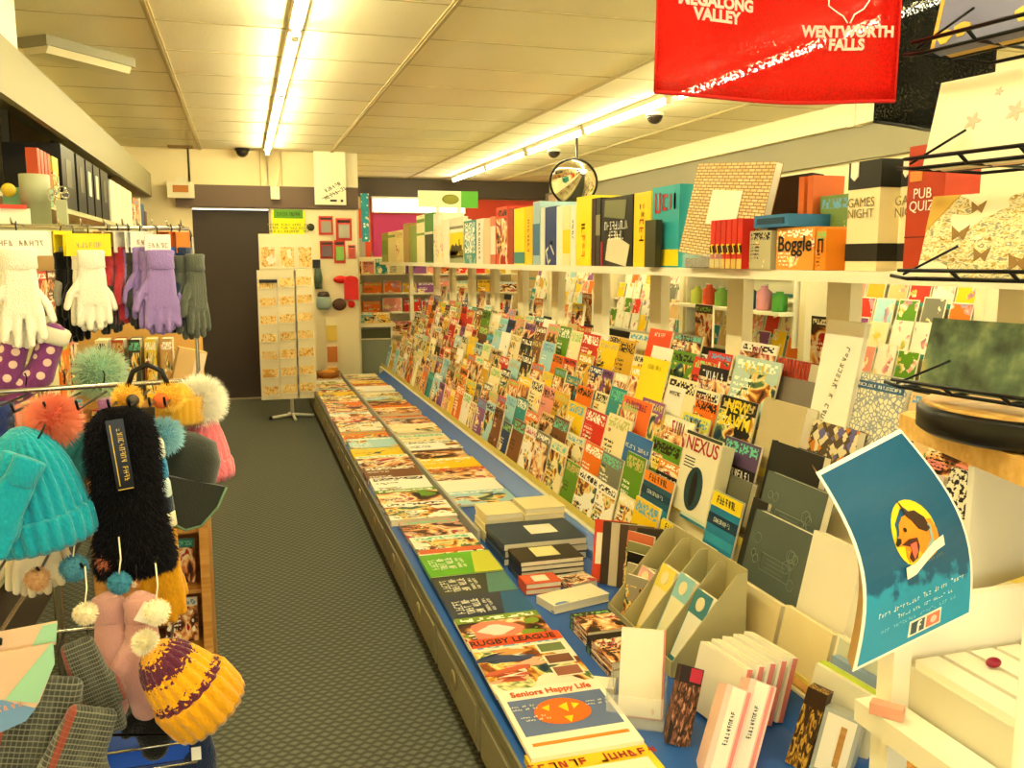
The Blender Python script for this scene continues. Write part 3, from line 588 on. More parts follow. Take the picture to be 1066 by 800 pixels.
bookrow('dark blue and teal travel book with sideways white lettering, nearer of two', 2.80, 3.02, '2c3448', '1f5a8a', z0 + .01)
bookrow('dark travel book with a misty green corner and sideways lettering', 3.02, 3.22, '34382f', '4f8076', z0 + .012)
bookrow('bright green travel book with sideways white lettering', 3.22, 3.46, '5fae1a', 'c8c83a', z0 + .02)
a = flat('magazine', 'cream magazine with an orange band behind the green book', 'magazine', .65, .93, 3.46, 3.74, z0 + .012, .02, COV, 'f6efdc'); band(a, 0, .07, .27, .05, mat('burnt_orange_strip', 'd8622a', .4))
a = flat('magazine', 'pinkish brown magazine with a white side panel in the front row', 'magazine', .65, .93, 3.75, 4.02, z0, .02, COV2, 'c8a090')
row = [('white', 'pale'), ('green', 'garden'), ('white', 'recipe'), ('brown', 'decor'), ('cream', 'craft'), ('yellow', 'food'), ('pale blue', 'home'), ('orange', 'cake'), ('cream', 'sewing'), ('red', 'gossip'), ('white', 'quilting'), ('pink', 'bridal'), ('orange', 'cooking'), ('cream', 'knitting'), ('yellow', 'puzzle'), ('pale blue', 'travel'), ('yellow', 'comic'), ('cream', 'fishing'), ('orange', 'motoring'), ('green', 'gardening')]
y = 4.03
place = lambda y: 'by the %s cabinet' % posn[min(int((y - 1.15) / .6), 14)] + ('' if True else '')
cnt = {}
def uniq(lb):
    cnt[lb] = cnt.get(lb, 0) + 1
    return lb if cnt[lb] == 1 else lb + [', farther one', ', farthest one', ', last one', ', the next like it', ', yet another like it', ', end one'][cnt[lb] - 2]
i = 0
while y < 9.35:
    c, kd = row[i % len(row)]; h = R.uniform(.25, .31)
    flat('magazine', uniq('%s magazine in the front counter row, %s' % (c, place(y))), 'magazine', .614 + R.uniform(0, .008), .935, y, y + h, z0, R.choice([.012, .02, .03]), R.choice([COV, COV2, COV, PLAIN]), NAMED[c] if c in ('yellow', 'orange', 'red') else 'f4ecd0' if c in ('cream',) else NAMED[c], 'magazines lying on the counter', pitch=.02)
    y += h + .004; i += 1
y = 4.26; i = 5
while y < 9.4:
    c, kd = row[(i * 7) % len(row)]; h = R.uniform(.22, .29)
    flat('magazine', uniq('%s magazine in the rear counter row, %s' % (c, place(y))), 'magazine', .968, 1.31 + R.uniform(0, .03), y, y + h, z0, R.choice([.012, .02, .035]), R.choice([COV, COV, PLAIN, COV2]), NAMED[c], 'magazines lying on the counter', pitch=.02)
    y += h + .004; i += 1
# rear row near part: stacks of cream, navy and black books
def stack(label_f, name, cat, X0, X1, Y0, Y1, zb, ts, cov, col, group, spine=None):
    z_ = zb
    for q, t_ in enumerate(ts):
        j = R.uniform(-.006, .006)
        o = flat(name, label_f(q, len(ts)), cat, X0 + j, X1 + j, Y0 + j, Y1 + j, z_, t_, cov, col, group, spine=spine); z_ += t_ + .001
    return o, z_
lv = lambda base: (lambda q, n_: base + (', topmost of its stack' if q == n_ - 1 else ', bottom of its stack' if q == 0 else ', %s from the bottom of its stack' % ['', 'second', 'third', 'fourth', 'fifth', 'sixth'][q]))
CRB = plain('cream_block_cover', 'efe0a6', .5); NAV = plain('navy_cover', '26384a', .35); BRK = plain('near_black_cover', '2b241c', .35)
stack(lv('cream covered notebook left of the dark gap'), 'notebook', 'notebook', .975, 1.15, 3.66, 3.86, z0, [.025] * 5, CRB, 'efe0a6', 'cream notebooks stacked in the rear row')
stack(lv('cream and navy notebook right of the dark gap'), 'notebook', 'notebook', 1.17, 1.36, 3.70, 3.90, z0, [.025] * 5, CRB, 'efe0a6', 'cream notebooks stacked in the rear row')
stack(lv('large navy album behind the black books'), 'navy_album', 'album', .975, 1.33, 3.36, 3.65, z0, [.03] * 3, NAV, '26384a', 'large navy albums')
tp = bpy.data.objects['navy_album.002']; band(tp, .03, .16, .12, .12, CRW)
stack(lv('small near black diary with a cream sticker'), 'diary', 'diary', .985, 1.24, 3.16, 3.33, z0, [.02] * 4, BRK, '2b241c', 'small dark diaries')
tp = bpy.data.objects['diary.003']; band(tp, 0, .1, .1, .11, mat('pale_sticker', 'e9dc98', .5))
stack(lv('orange red boxed card pack with a cream label'), 'card_pack', 'card pack', .96, 1.10, 3.03, 3.13, z0, [.02, .02], plain('orange_card_pack', 'd8562a', .4), 'd8562a', 'orange boxed card packs')
band(bpy.data.objects['card_pack.001'], 0, .05, .06, .06, CRW)
flat('card_pack', 'orange and cream card pack right of the small dark diaries', 'card pack', 1.13, 1.25, 3.02, 3.13, z0, .03, COV2, 'e8c8a0', rz=.2)
flat('card_pack', 'pale card pack with coloured spots', 'card pack', 1.0, 1.24, 2.86, 2.98, z0, .03, CARD, 'f3e6c0', rz=.25)
stack(lv('dark boxed pack with a pink and brown print, farther stack'), 'print_pack', 'card pack', 1.01, 1.15, 2.54, 2.70, z0, [.025] * 2, COV2, '2a2018', 'dark boxed packs with photographs')
stack(lv('dark boxed pack with a pink and brown print, nearer stack'), 'print_pack', 'card pack', 1.0, 1.15, 2.32, 2.52, z0, [.025] * 2, COV2, '2a2018', 'dark boxed packs with photographs')

# ---- acrylic holder, compartment box, boxed gift sets at the near end
ACR = mat('clear_acrylic', 'f6f4e4', .05, alpha=.22)
t = thing('acrylic_holder', 'clear acrylic holder carrying a white and pink gift box', 'holder', (.985, 2.10, .262), (0, 0, math.radians(-30)))
for nm, c, d in (('front_panel', (0, -.07, .045), (.15, .003, .09)), ('back_panel', (0, .07, .05), (.15, .003, .10)), ('side_panel', (-.075, 0, .05), (.003, .14, .1)), ('side_panel', (.075, 0, .05), (.003, .14, .1)), ('base_panel', (0, 0, .003), (.15, .14, .004))): O(nm, MB().box(c, d), ACR, t)
t = thing('gift_box', 'white and pink patterned gift box leaning in the acrylic holder', 'box', (.985, 2.085, .27), (math.radians(-18), 0, math.radians(-30)))
O('box', MB().box((0, 0, .115), (.115, .03, .23)), cover_mat('faint_pink_print', pic=.35, text=False, scale=3, ramp=[(.3, 'e8c0a8'), (.5, 'd8d0a8'), (.7, 'e8a090')]), t, col='f2e8cc')
O('pink_edge', MB().box((.0, .005, .002), (.118, .032, .012)).box((.059, .004, .115), (.006, .028, .23)), mat('salmon_pink', 'e88a80', .5), t)
tag(O('white_pad', MB().box((.0, 0, .02), (.09, .07, .04)), CRW, None, (.93, 2.24, .262), (0, 0, -.5)), 'small white pad box behind the acrylic holder', 'box')
SAGE = mat('sage_card_board', 'b3a97a', .6)
t = thing('compartment_display', 'sage cardboard display with stepped compartments for bookmarks and notepads', 'display stand', (1.30, 2.52, .262), (0, 0, -PI / 2))
for q in range(5):
    a = -.24 + q * .12; pr = [(-.12, 0), (.12, 0), (.12, .3), (.09, .3), (-.12, .05)]; mb = MB()
    mb.idx([(a, y_, z_) for y_, z_ in pr] + [(a + .004, y_, z_) for y_, z_ in pr], [(0, 1, 2, 3, 4), (9, 8, 7, 6, 5), (0, 5, 6, 1), (1, 6, 7, 2), (2, 7, 8, 3), (3, 8, 9, 4), (4, 9, 5, 0)], 0, False)
    O('divider_panel', mb, SAGE, t)
O('back_panel', MB().box((0, .122, .155), (.484, .004, .31)), SAGE, t); O('front_panel', MB().box((0, -.122, .025), (.484, .004, .05)), SAGE, t); O('base_panel', MB().box((0, 0, .004), (.48, .24, .006)), SAGE, t)
items = [(-.18, 'pink floral bookmarks pack in the first compartment', 'e0a898', .19, '8a5a44'), (-.06, 'cream and yellow notepad in the compartment display', 'ecd85a', .24, 'ead9a8'), (.06, 'light blue notepad with a round picture in the compartment display', '8fc4c8', .25, 'e6e0b8'), (.18, 'teal and black notepad in the last compartment', '3f7f88', .24, 'e8e4d0')]
Mc = t.matrix_basis.copy()
for q, (x_, lb, c, h, c2) in enumerate(items):
    Mw = Matrix.Translation((1.30, 2.52, .262)) @ Matrix.Rotation(-PI / 2, 4, 'Z')
    pz = Mw @ Vector((x_ + .01, -.085, .01))
    o = tag(O('notepad', bookmesh(.1, h, .022, plain('notepad_' + c, c, .4), 'notepad', PAPER), None, None, pz, (math.radians(-24), 0, -PI / 2), c), lb, 'notepad')
    band(o, 0, h * .38, .085, h * .6, mat('notepad_panel_' + c2, c2, .5)); O('round_picture', MB().prism([(.022 * math.cos(b), h * .84 + .022 * math.sin(b)) for b in [j * PI / 8 for j in range(16)]], -.002, 0), mat('round_pic', 'e8d8a8', .5), o)
    if q in (1, 2): tag(O('notepad', bookmesh(.1, .24, .02, plain('notepad_' + c, c, .4), 'notepad', PAPER), None, None, Mw @ Vector((x_ + .005, .04, .01)), (math.radians(-20), 0, -PI / 2), c), lb.replace('in the compartment display', 'standing behind its twin'), 'notepad')
# five white books with pink striped spines
PS = mat('pink_striped_spine', 'e2857e', .4)
for q in range(5):
    t = thing('boxed_journal', lv('white journal with a pink spine')(q, 5).replace(' from the bottom of its stack', ' from the left in the row').replace(', bottom of its stack', ', leftmost and facing out').replace(', topmost of its stack', ', rightmost of the row'), 'journal', (1.165 + q * .038, 2.02 + q * .006, .262), (0, math.radians(14), math.radians(8)), 'white journals with pink spines')
    O('cover', MB().box((0, 0, .095), (.026, .19, .18)), plain('white_journal', 'f4ecd6', .45), t)
    O('spine', MB().box((.004, -.0965, .095), (.014, .003, .178)), PS, t)
    O('pages', MB().box((0, 0, .187), (.018, .17, .003)), PAPER, t)
for q, x_ in enumerate((1.0, 1.072)):
    t = thing('gift_volume', 'pink and cream slim box with a handwritten title, %s of the pair' % ['left', 'right'][q], 'box', (x_ + .04, 1.77 + q * .01, .262), (math.radians(-26), math.radians(20), math.radians(-22)))
    O('box', MB().box((0, .04, .11), (.068, .08, .22)), mat('shell_pink', 'f0c8b4', .5), t)
    O('front_label', MB().box((-.002, -.001, .11), (.034, .002, .216)), CRW, t); O('pink_stripe', MB().box((.024, -.001, .11), (.008, .002, .216)), PS, t)
    lettering('Travelling', INK, t, (-.002, -.0025, .12), .018, .8, rot=(PI / 2, -PI / 2, 0), shear=.3)
t = thing('gift_volume', 'dark floral slim box with a crimson top left of the pink pair', 'box', (1.02, 1.93, .262), (math.radians(-24), math.radians(14), math.radians(-22)))
O('box', MB().box((0, .03, .1), (.06, .06, .2)), cover_mat('dark_floral', pic=.6, text=False, scale=9, ramp=[(.35, '241812'), (.5, '5a3a26'), (.6, 'a86a4a'), (.7, 'd8b08a')]), t, col='2a1c14'); O('crimson_corner', MB().box((.012, -.001, .18), (.03, .002, .035)), mat('crimson', 'b8203a', .5), t)
t = thing('stationery_box', 'large cream box edged in lime and blue beside the white shelf unit', 'box', (1.36, 1.78, .262), (math.radians(-10), math.radians(6), math.radians(-75)))
O('box', MB().box((0, .03, .1), (.2, .05, .2)), mat('pale_box', 'e6dfc0', .5), t); O('lime_edge', MB().box((0, .03, .202), (.2, .02, .006)), mat('lime_edge', 'b8c83a', .5), t); O('blue_side', MB().box((.01, .07, .11), (.21, .03, .22)), mat('dusty_blue', '7f93ad', .5), t)
t = thing('pen_box', 'grey sided box with a wooden pen picture in front of the large cream box', 'box', (1.30, 1.70, .262), (math.radians(-12), math.radians(8), math.radians(-55)))
O('box', MB().box((0, .03, .08), (.09, .05, .16)), mat('silver_grey_box', 'a9aa9c', .45), t); O('label', MB().box((0, .004, .08), (.07, .002, .14)), CRW, t); O('pen_picture', MB().box((.01, .002, .08), (.014, .002, .1)), OAK, t)
t = thing('pen_box', 'dark brown box with a gold pattern between the journals and the grey box', 'box', (1.25, 1.76, .262), (math.radians(-12), math.radians(10), math.radians(-55)))
O('box', MB().box((0, .03, .1), (.05, .05, .2)), cover_mat('gold_on_brown', pic=.6, text=False, scale=8, ramp=[(.35, '2a1a0c'), (.5, '6a4418'), (.62, 'd8a83a'), (.7, '3a240e')]), t, col='3a2410')

# ================================================================ THINGS ON THE TOP SHELF
ZS = 1.4655; XS = 1.725
def game(name, label, cat, Y0, Y1, h, depth, col, cov=None, X=XS, side=None, tilt=0, text=None, tm=None, size=.05, tz=.6, rot=(PI / 2, 0, 0), bands=(), rz=0, group=None):
    w_ = Y1 - Y0 - .004
    o = O(name, MB().box((0, depth / 2, h / 2), (w_, depth, h), 0, fmi=[0, 1, 1, 1, 1, 1]), [cov or plain('box_' + col, col, .35), side or plain('side_' + col, col, .4)], None, (X, (Y0 + Y1) / 2, ZS + .0005), (-math.radians(tilt), 0, -PI / 2 + rz), col)
    for (z_, hh, m_) in bands: band(o, 0, z_ * h, w_, hh * h, m_)
    if text: lettering(text, tm or INK, o, (0, -.0028, h * tz), size, 1, rot, bold=.001)
    return tag(o, label, cat, group)
V90 = (PI / 2, -PI / 2, 0)
GRN = mat('leaf_green_panel', '6f9a2a', .4); 
game('binder', 'leaf green project binder at the far end of the top shelf', 'binder', 11.1, 11.6, .36, .2, '93a83c', bands=[(.5, .5, GRN)])
game('binder', 'cream project binder with a small green badge next to the farthest green one', 'binder', 10.52, 11.06, .36, .2, 'efe4b4', bands=[(.85, .08, GRN)])
game('binder', 'cream binder with a column of small pictures', 'binder', 10.0, 10.5, .36, .2, 'f0e2a8', COV3)
game('binder', 'brown edged tall binder among the far binders', 'binder', 9.6, 9.98, .42, .2, 'b08a44'); game('binder', 'olive green slim binder', 'binder', 9.2, 9.58, .38, .2, '7a9a3a')
game('binder', 'tall cream binder with a green badge', 'binder', 8.76, 9.18, .47, .2, 'f3eab8', bands=[(.88, .07, GRN), (.6, .05, GRN)])
game('binder', 'green topped binder with a dark lower picture', 'binder', 8.35, 8.74, .47, .2, '3f8a2c', bands=[(.3, .55, mat('deep_green_picture', '22361c', .4)), (.6, .05, WHITE)])
game('binder', 'cream white binder right of the green topped one', 'binder', 7.93, 8.33, .45, .2, 'f6eecb', COV3); game('binder', 'plain white binder beside the skyline print', 'binder', 7.66, 7.91, .38, .2, 'faf3da')
b = game('photo_print', 'framed print of a dark skyline on yellow standing on the top shelf', 'picture', 7.14, 7.64, .38, .04, 'f4ecce', bands=[(.42, .5, YINK), (.2, .18, mat('skyline_dark', '3a3216', .5)), (.07, .12, mat('grey_green_strip', 'a3a67c', .5)), (.78, .06, mat('grey_strip', '8a8468', .5))])
O('skyline', MB().prism([(-.2, .1), (.2, .1), (.2, .15), (.12, .15), (.12, .2), (.1, .2), (.1, .14), (.02, .15), (0, .17), (-.05, .14), (-.12, .16), (-.2, .14)], -.003, -.001), mat('skyline_dark', '3a3216', .5), b)
t = thing('shelf_sign', 'white and green sign with a leafy emblem standing above the binders', 'sign', (1.84, 8.2, ZS + .0), (0, 0, PI / 2))
O('sign_panel', MB().box((0, 0, .58), (.02, .56, .15)), mat('sign_white', 'f4eec4', .5), t); O('green_panel', MB().box((-.012, -.2, .58), (.004, .16, .15)), mat('fresh_green', '5aa832', .5), t)
O('emblem', MB().ball((-.012, -.02, .58), .05, 0, 12, (.1, 1.6, .9)), mat('olive_emblem', '8a8a2a', .5), t); O('leg', MB().box((.0, .1, .255), (.02, .03, .51)), WHITE, t); O('leg', MB().box((.0, -.1, .255), (.02, .03, .51)), WHITE, t)
teal = mat('teal_lattice_box', '3f8f8c', .4); 
game('board_game', 'teal lattice patterned box', 'game box', 6.74, 7.12, .335, .25, '3f8f8c', cover_mat('teal_lattice', pic=.5, text=True, head=.2, scale=14, ramp=[(.4, '2f7f86'), (.5, 'e6e6c0'), (.6, '2f7f86')]))
game('board_game', 'white box spine with dark sideways capitals', 'game box', 6.51, 6.72, .335, .25, 'f6f2e0', text='SEQUENCE', rot=V90, size=.06, tz=.5)
game('board_game', 'cream and peach slim box', 'game box', 6.32, 6.49, .33, .25, 'f0cfa6'); game('board_game', 'red and white striped slim box', 'game box', 6.17, 6.31, .335, .25, 'e0785a', bands=[(.5, .6, WHITE)])
game('board_game', 'tall tomato red box with a white oval', 'game box', 5.87, 6.15, .39, .25, 'd8462c', COV2); game('board_game', 'dark red slim box next to the tall red one', 'game box', 5.735, 5.86, .37, .25, 'a82a1c')
game('board_game', 'bright lemon box spine with a teal corner', 'game box', 5.48, 5.72, .36, .25, 'f4e21a', bands=[(.12, .2, teal)]); game('board_game', 'golden yellow box spine', 'game box', 5.325, 5.47, .36, .25, 'f6c81a', text='PICTURE', rot=V90, tm=RINK, tz=.5)
game('board_game', 'powder blue tall spine', 'game box', 5.18, 5.315, .38, .25, 'a9c8d0', bands=[(.4, .5, mat('steel_blue', '3f6f9a', .4))]); game('board_game', 'white and blue narrow spine', 'game box', 5.09, 5.17, .34, .25, 'e8ecd8')
game('board_game', 'navy box with big white curved letters at its foot', 'game box', 4.885, 5.08, .335, .25, '1f3a78', text='SG', tm=WINK, size=.13, tz=.22, rot=(PI / 2, -.5, 0))
game('board_game', 'white spine right of the navy box', 'game box', 4.775, 4.88, .33, .25, 'f6f0da'); game('board_game', 'cream spine with yellow stripes', 'game box', 4.655, 4.77, .325, .25, 'f3e8b0', bands=[(.4, .4, YINK)]); game('board_game', 'white slim spine left of the yellow box', 'game box', 4.565, 4.65, .32, .25, 'f4efd8', text='PUZZLE', rot=V90, size=.03)
game('board_game', 'bright yellow box with orange sideways lettering', 'game box', 4.345, 4.56, .36, .25, 'f6e21a', text='MONEY', tm=OINK, rot=V90, size=.07, tz=.4)
game('board_game', 'black and red narrow spine', 'game box', 4.285, 4.34, .34, .25, '3a1c14'); game('board_game', 'grey and black narrow spine', 'game box', 4.22, 4.28, .34, .25, '2a2620', bands=[(.6, .3, mat('grey_strip', '8a8468', .5))])
b = game('board_game', 'black game box with a white title and a paper map picture', 'game box', 3.83, 4.21, .33, .07, '1e1a14', text='VICTORIAN\nLETTER', tm=WINK, size=.055, tz=.52)
O('map_picture', MB().prism([(-.13, .03), (.12, .0), (.16, .1), (.02, .14), (-.1, .13)], -.002, 0), mat('map_beige', 'ddd3b0', .5), b); O('top_picture', MB().prism([(-.15, .24), (.1, .22), (.12, .31), (-.14, .32)], -.002, 0), mat('olive_picture', '7a7a54', .5), b); O('red_side', MB().box((-.18, -.001, .06), (.02, .002, .12)), mat('crimson', 'b8203a', .5), b)
game('board_game', 'yellow spine of the cartoon coloured box', 'game box', 3.64, 3.82, .33, .3, 'f2cf1c', text='GAMES', tm=RINK, rot=V90, size=.06, tz=.6)
game('board_game', 'cyan and yellow game box with red letters at its corner', 'game box', 3.37, 3.63, .34, .3, '2fa0a8', text='Pas', tm=RINK, size=.12, tz=.8, bands=[(.12, .2, YINK)])
game('small_box', 'slim dark olive box standing before the cyan game box', 'box', 3.49, 3.60, .2, .03, '3b3a22', X=XS - .012 - .035)
# woven album with a white blank label, leaning in front
rt = mat('woven_rattan_paper', 'd8b878', .6); n, l, p = nodes(rt); bt = n.new('ShaderNodeTexBrick'); bt.inputs['Scale'].default_value = 9; bt.inputs['Row Height'].default_value = .3; bt.inputs['Brick Width'].default_value = .7; bt.inputs['Color1'].default_value = lin('e4cb96'); bt.inputs['Color2'].default_value = lin('d4b070'); bt.inputs['Mortar'].default_value = lin('8f6a34'); bt.inputs['Mortar Size'].default_value = .05
uvn = n.new('ShaderNodeUVMap'); l.new(uvn.outputs[0], bt.inputs[0]); l.new(bt.outputs[0], p.inputs[0])
o = tag(O('woven_album', bookmesh(.56, .36, .03, rt, 'woven_album', plain('rattan_spine', 'a8763a', .6)), None, None, (XS - .01, 3.07, ZS + .04), (-math.radians(10), math.radians(5), -PI / 2), 'd8b878'), 'woven straw look album with a blank white label, leaning on the top shelf', 'album')
band(o, .0, .19, .22, .13, CRW, .002, 'blank_label')
t = thing('display_easel', 'small clear easel under the woven album', 'easel', (XS - .0, 3.07, ZS), (0, 0, 0)); O('tray', MB().box((-.01, 0, .02), (.07, .3, .038)), mat('smoky_plastic', '4a463a', .15), t); O('lip', MB().box((-.055, 0, .03), (.006, .3, .05)), ACR, t)
game('game_box', 'black box edge showing behind the woven album, left side', 'game box', 3.36, 3.46, .33, .05, '2b1c1a', X=XS + .1)
game('game_box', 'black box behind the woven album, right side', 'game box', 2.70, 2.95, .33, .05, '241417', X=XS + .12, tilt=6)
for q, x_ in enumerate((2.66, 2.61)): game('game_box', 'orange edged dark upright book right of the woven album, %s of two' % ['left', 'right'][q], 'book', x_, x_ + .035, .31, .12, 'c8622a', X=XS + .1)
for q in range(6):
    game('card_game', 'small red card game with black and yellow border, %s in its row' % ['rightmost', 'second from the right', 'third from the right', 'third from the left', 'second from the left', 'leftmost'][q], 'card game', 2.79 + q * .038, 2.825 + q * .038, .175, .05, 'cf2a1c', X=XS - .03 - .022, text='S', tm=YINK, size=.05, tz=.4, bands=[(.4, .16, INK), (.1, .2, mat('gold_pattern', 'd8b85a', .5))], group='small red card games in a row')
game('card_game', 'small patchwork coloured card game below the blue box', 'card game', 2.645, 2.78, .13, .05, 'b8b08a', COV3, X=XS - .03)
t = thing('blue_game_box', 'blue box lying on top of the small games', 'game box', (XS + .06, 2.64, ZS + .14)); O('box', MB().box((0, 0, .02), (.2, .2, .04)), mat('bright_blue_box', '2c6fa0', .4), t); O('label', MB().box((-.101, 0, .02), (.002, .16, .02)), mat('deep_blue', '123a52', .4), t)
game('game_box', 'grey green jar coloured box behind the orange word game', 'game box', 2.44, 2.60, .24, .08, '6f8a4a', COV, X=XS + .12)
game('word_game', 'orange word game box with a curly black title', 'game box', 2.42, 2.63, .135, .15, 'e89a3a', COV3, text='Boggle', size=.07, tz=.6, X=XS - .02)
game('word_game', 'second orange word game box seen end on', 'game box', 2.36, 2.415, .125, .15, 'e8861c', COV3, X=XS - .02, text='B', size=.06)
def tall(name, label, Y0, Y1, h, body, bnd, txt, tm, X, rad=.11, rz=0):
    t = thing(name, label, 'game tin', (X + rad * .4, (Y0 + Y1) / 2, ZS), (0, 0, -PI / 2 + rz))
    w_ = Y1 - Y0
    O('box', MB().box((0, 0, h / 2), (w_, rad, h)), body, t)
    if bnd:
        O('top_band', MB().box((0, 0, h * .87), (w_ + .003, rad + .003, h * .25)), bnd, t); O('lower_band', MB().box((0, 0, h * .17), (w_ + .003, rad + .003, h * .16)), bnd, t)
        O('crest', MB().prism([(-w_ * .42, h * .99), (-w_ * .18, h * .99), (-w_ * .18, h * .86), (-w_ * .3, h * .82), (-w_ * .42, h * .86)], -rad / 2 - .004, -rad / 2), CRW, t)
    else:
        O('crest', MB().prism([(-w_ * .42, h * .8), (-w_ * .1, h * .8), (-w_ * .1, h * .72), (-w_ * .42, h * .72)], -rad / 2 - .003, -rad / 2), mat('gold_crest', 'd8883a', .5), t); O('seam', MB().box((0, 0, h * .28), (w_ + .002, rad + .002, .003)), mat('dark_red_seam', '6a1c10', .5), t)
    lettering(txt, tm, t, (-w_ * .06, -rad / 2 - .003, h * .57), .038, 1)
    return t
tall('game_tin', 'tall cream and black box with bronze lettering on the top shelf', 2.185, 2.325, .32, mat('cream_tin', 'f0dfae', .4), mat('charcoal_tin', '26241f', .35), 'GAMES\nNIGHT', mat('bronze_ink', '8a7a4a', .5), XS + .03, .07)
tall('game_tin', 'second cream and black tall box, half hidden behind the red one', 2.04, 2.13, .315, _m['cream_tin'], _m['charcoal_tin'], 'GAMES\nNIGHT', _m['bronze_ink'], XS + .06)
tall('game_tin', 'tall brick red box with white lettering at the near shelf end', 1.90, 2.035, .33, mat('brick_red_tin', 'b23a1c', .35), None, 'PUB\nQUIZ', WINK, XS + .0)
# ================================================================ LEFT SIDE: WALL SHELVING AND ACCESSORY STAND
WC_ = mat('white_carton_card', 'f3ecd0', .5)
SHELFM = mat('grey_green_shelf', 'b9b78f', .45)
t = thing('wall_shelving', 'grey wall shelving unit with a deep fascia board along the left wall', 'shelving', (0, 0, 0))
O('fascia', MB().box((-.875, 6.5, 2.25), (.03, 7.0, .23)), mat('olive_fascia', '958c66', .5), t)
O('canopy', MB().box((-1.09, 6.5, 2.35), (.41, 7.0, .03)), SHELFM, t)
O('back_panel', MB().box((-1.285, 6.5, 1.2), (.02, 7.0, 2.3)), mat('beige_back_panel', 'cdb987', .6), t)
for z_ in (1.755, 1.22, .78, .34): O('shelf', MB().box((-1.08, 6.5, z_), (.4, 7.0, .025)), SHELFM, t)
for yy in (3.02, 4.4, 5.8, 7.2, 8.6, 9.98): O('upright', MB().box((-1.25, yy, 1.2), (.04, .04, 2.3)), mat('slotted_upright', '8d8668', .4, .4), t)
O('plinth', MB().box((-1.08, 6.5, .09), (.4, 7.0, .18)), DARK, t)
def onshelf(name, label, cat, y0, y1, z_, h, col, X=-.9, dep=.24, m_=None, rz=0, group=None):
    o = O(name, MB().box((-dep / 2, 0, h / 2), (dep, y1 - y0, h)), m_ or plain('leftbox_' + col, col, .4), None, (X, (y0 + y1) / 2, z_ + .0128), (0, 0, rz), col); return tag(o, label, cat, group)
for q in range(4): onshelf('folder', lv('orange red slim folder on the upper left shelf')(q, 4).replace('topmost of its stack', 'farthest of its row').replace('bottom of its stack', 'nearest of its row').replace('from the bottom of its stack', 'from the near end'), 'folder', 4.75 + q * .08, 4.81 + q * .08, 1.755, .25, 'c8502a', dep=.05, group='orange red folders')
onshelf('folder', 'yellow and blue printed folder beside the orange red ones', 'folder', 5.1, 5.25, 1.755, .25, 'd8c84a', m_=COV, dep=.08)
for q, (a, b) in enumerate([(5.35, 5.75), (5.82, 6.1), (6.15, 6.4), (6.45, 6.7), (6.75, 7.1)]):
    t = thing('ring_binder', 'black ring binder on the upper left shelf, %s' % ['widest and nearest', 'second along', 'third along', 'fourth along', 'last before the white boxes'][q], 'binder', (-.9, (a + b) / 2, 1.7678), group='black ring binders')
    O('cover', MB().box((-.14, 0, .17), (.28, b - a, .34)), plain('black_binder', '1f1e1a', .35), t); O('label', MB().box((.001, 0, .2), (.002, (b - a) * .4, .15)), CRW if q in (2, 3) else plain('grey_label', '6b6a5a', .4), t)
for q in range(4): onshelf('document_box', 'white document box on the upper left shelf, %s' % ['nearest', 'second', 'third', 'farthest'][q], 'box', 7.2 + q * .34, 7.52 + q * .34, 1.755, .31, 'f3edd2')
onshelf('document_box', 'orange and white box near the end of the upper left shelf', 'box', 8.62, 9.1, 1.755, .27, 'e07a3a', m_=COV2); onshelf('document_box', 'cream box beyond the orange one', 'box', 9.12, 9.25, 1.755, .3, 'f0e6c2'); onshelf('document_box', 'blue box at the far end of the upper left shelf', 'box', 9.27, 9.55, 1.755, .26, '2c5a9a'); onshelf('document_box', 'brown box last on the upper left shelf', 'box', 9.6, 9.8, 1.755, .2, '7a4a2a')
# lower shelves' goods, seen through the gaps between gloves
k = 0
for z_, nm in ((1.22, 'second'), (.78, 'third'), (.34, 'lowest')):
    y = 3.2
    while y < 9.6:
        wd_ = R.uniform(.16, .34); c = R.choice(['tan', 'cream', 'orange', 'red', 'mustard', 'pink', 'brown'])
        onshelf('boxed_item', uniq('%s box on the %s left wall shelf, %s' % (c, nm, 'near end' if y < 4.6 else 'before the middle' if y < 6 else 'past the middle' if y < 7.6 else 'far end')), 'box', y, y + wd_, z_, R.uniform(.18, .32), NAMED[c], m_=R.choice([COV, COV2, CARD, None]), group='boxes on the left wall shelves'); y += wd_ + R.uniform(.02, .07)

tag(O('white_carton', MB().box((-.98, 4.2, 2.48), (.22, .3, .22)), WC_), 'white carton standing on the near end of the fascia canopy', 'box')
# --- grid stand with hooks
t = thing('hook_stand', 'chrome wire accessory stand with rails of hooks for gloves and hats', 'display stand', (0, 0, 0))
O('upper_frame', MB().tube([(-1.05, 3.0, 1.598), (-.155, 3.0, 1.595), (-.148, 3.0, 1.56), (-.148, 3.0, 1.15), (-.16, 3.0, 1.118), (-1.05, 3.0, 1.10)], .006), CHROME, t)
O('post', MB().tube([(-.95, 3.0, 0), (-.95, 3.0, 1.75)], .016), CHROME, t); O('post', MB().tube([(-.6, 3.0, .02), (-.6, 3.0, 1.12)], .014), CHROME, t)
O('foot', MB().box((-.78, 2.85, .02), (.5, .05, .03)).box((-.78, 3.1, .02), (.5, .05, .03)).box((-.95, 2.7, .02), (.05, .9, .03)), CHROME, t)
O('lower_rail', MB().tube([(-1.05, 2.42, 1.168), (-.165, 2.42, 1.19)], .006).tube([(-1.05, 2.42, .9), (-.2, 2.42, .9)], .005).tube([(-1.05, 2.3, .6), (-.2, 2.3, .6)], .005), CHROME, t)
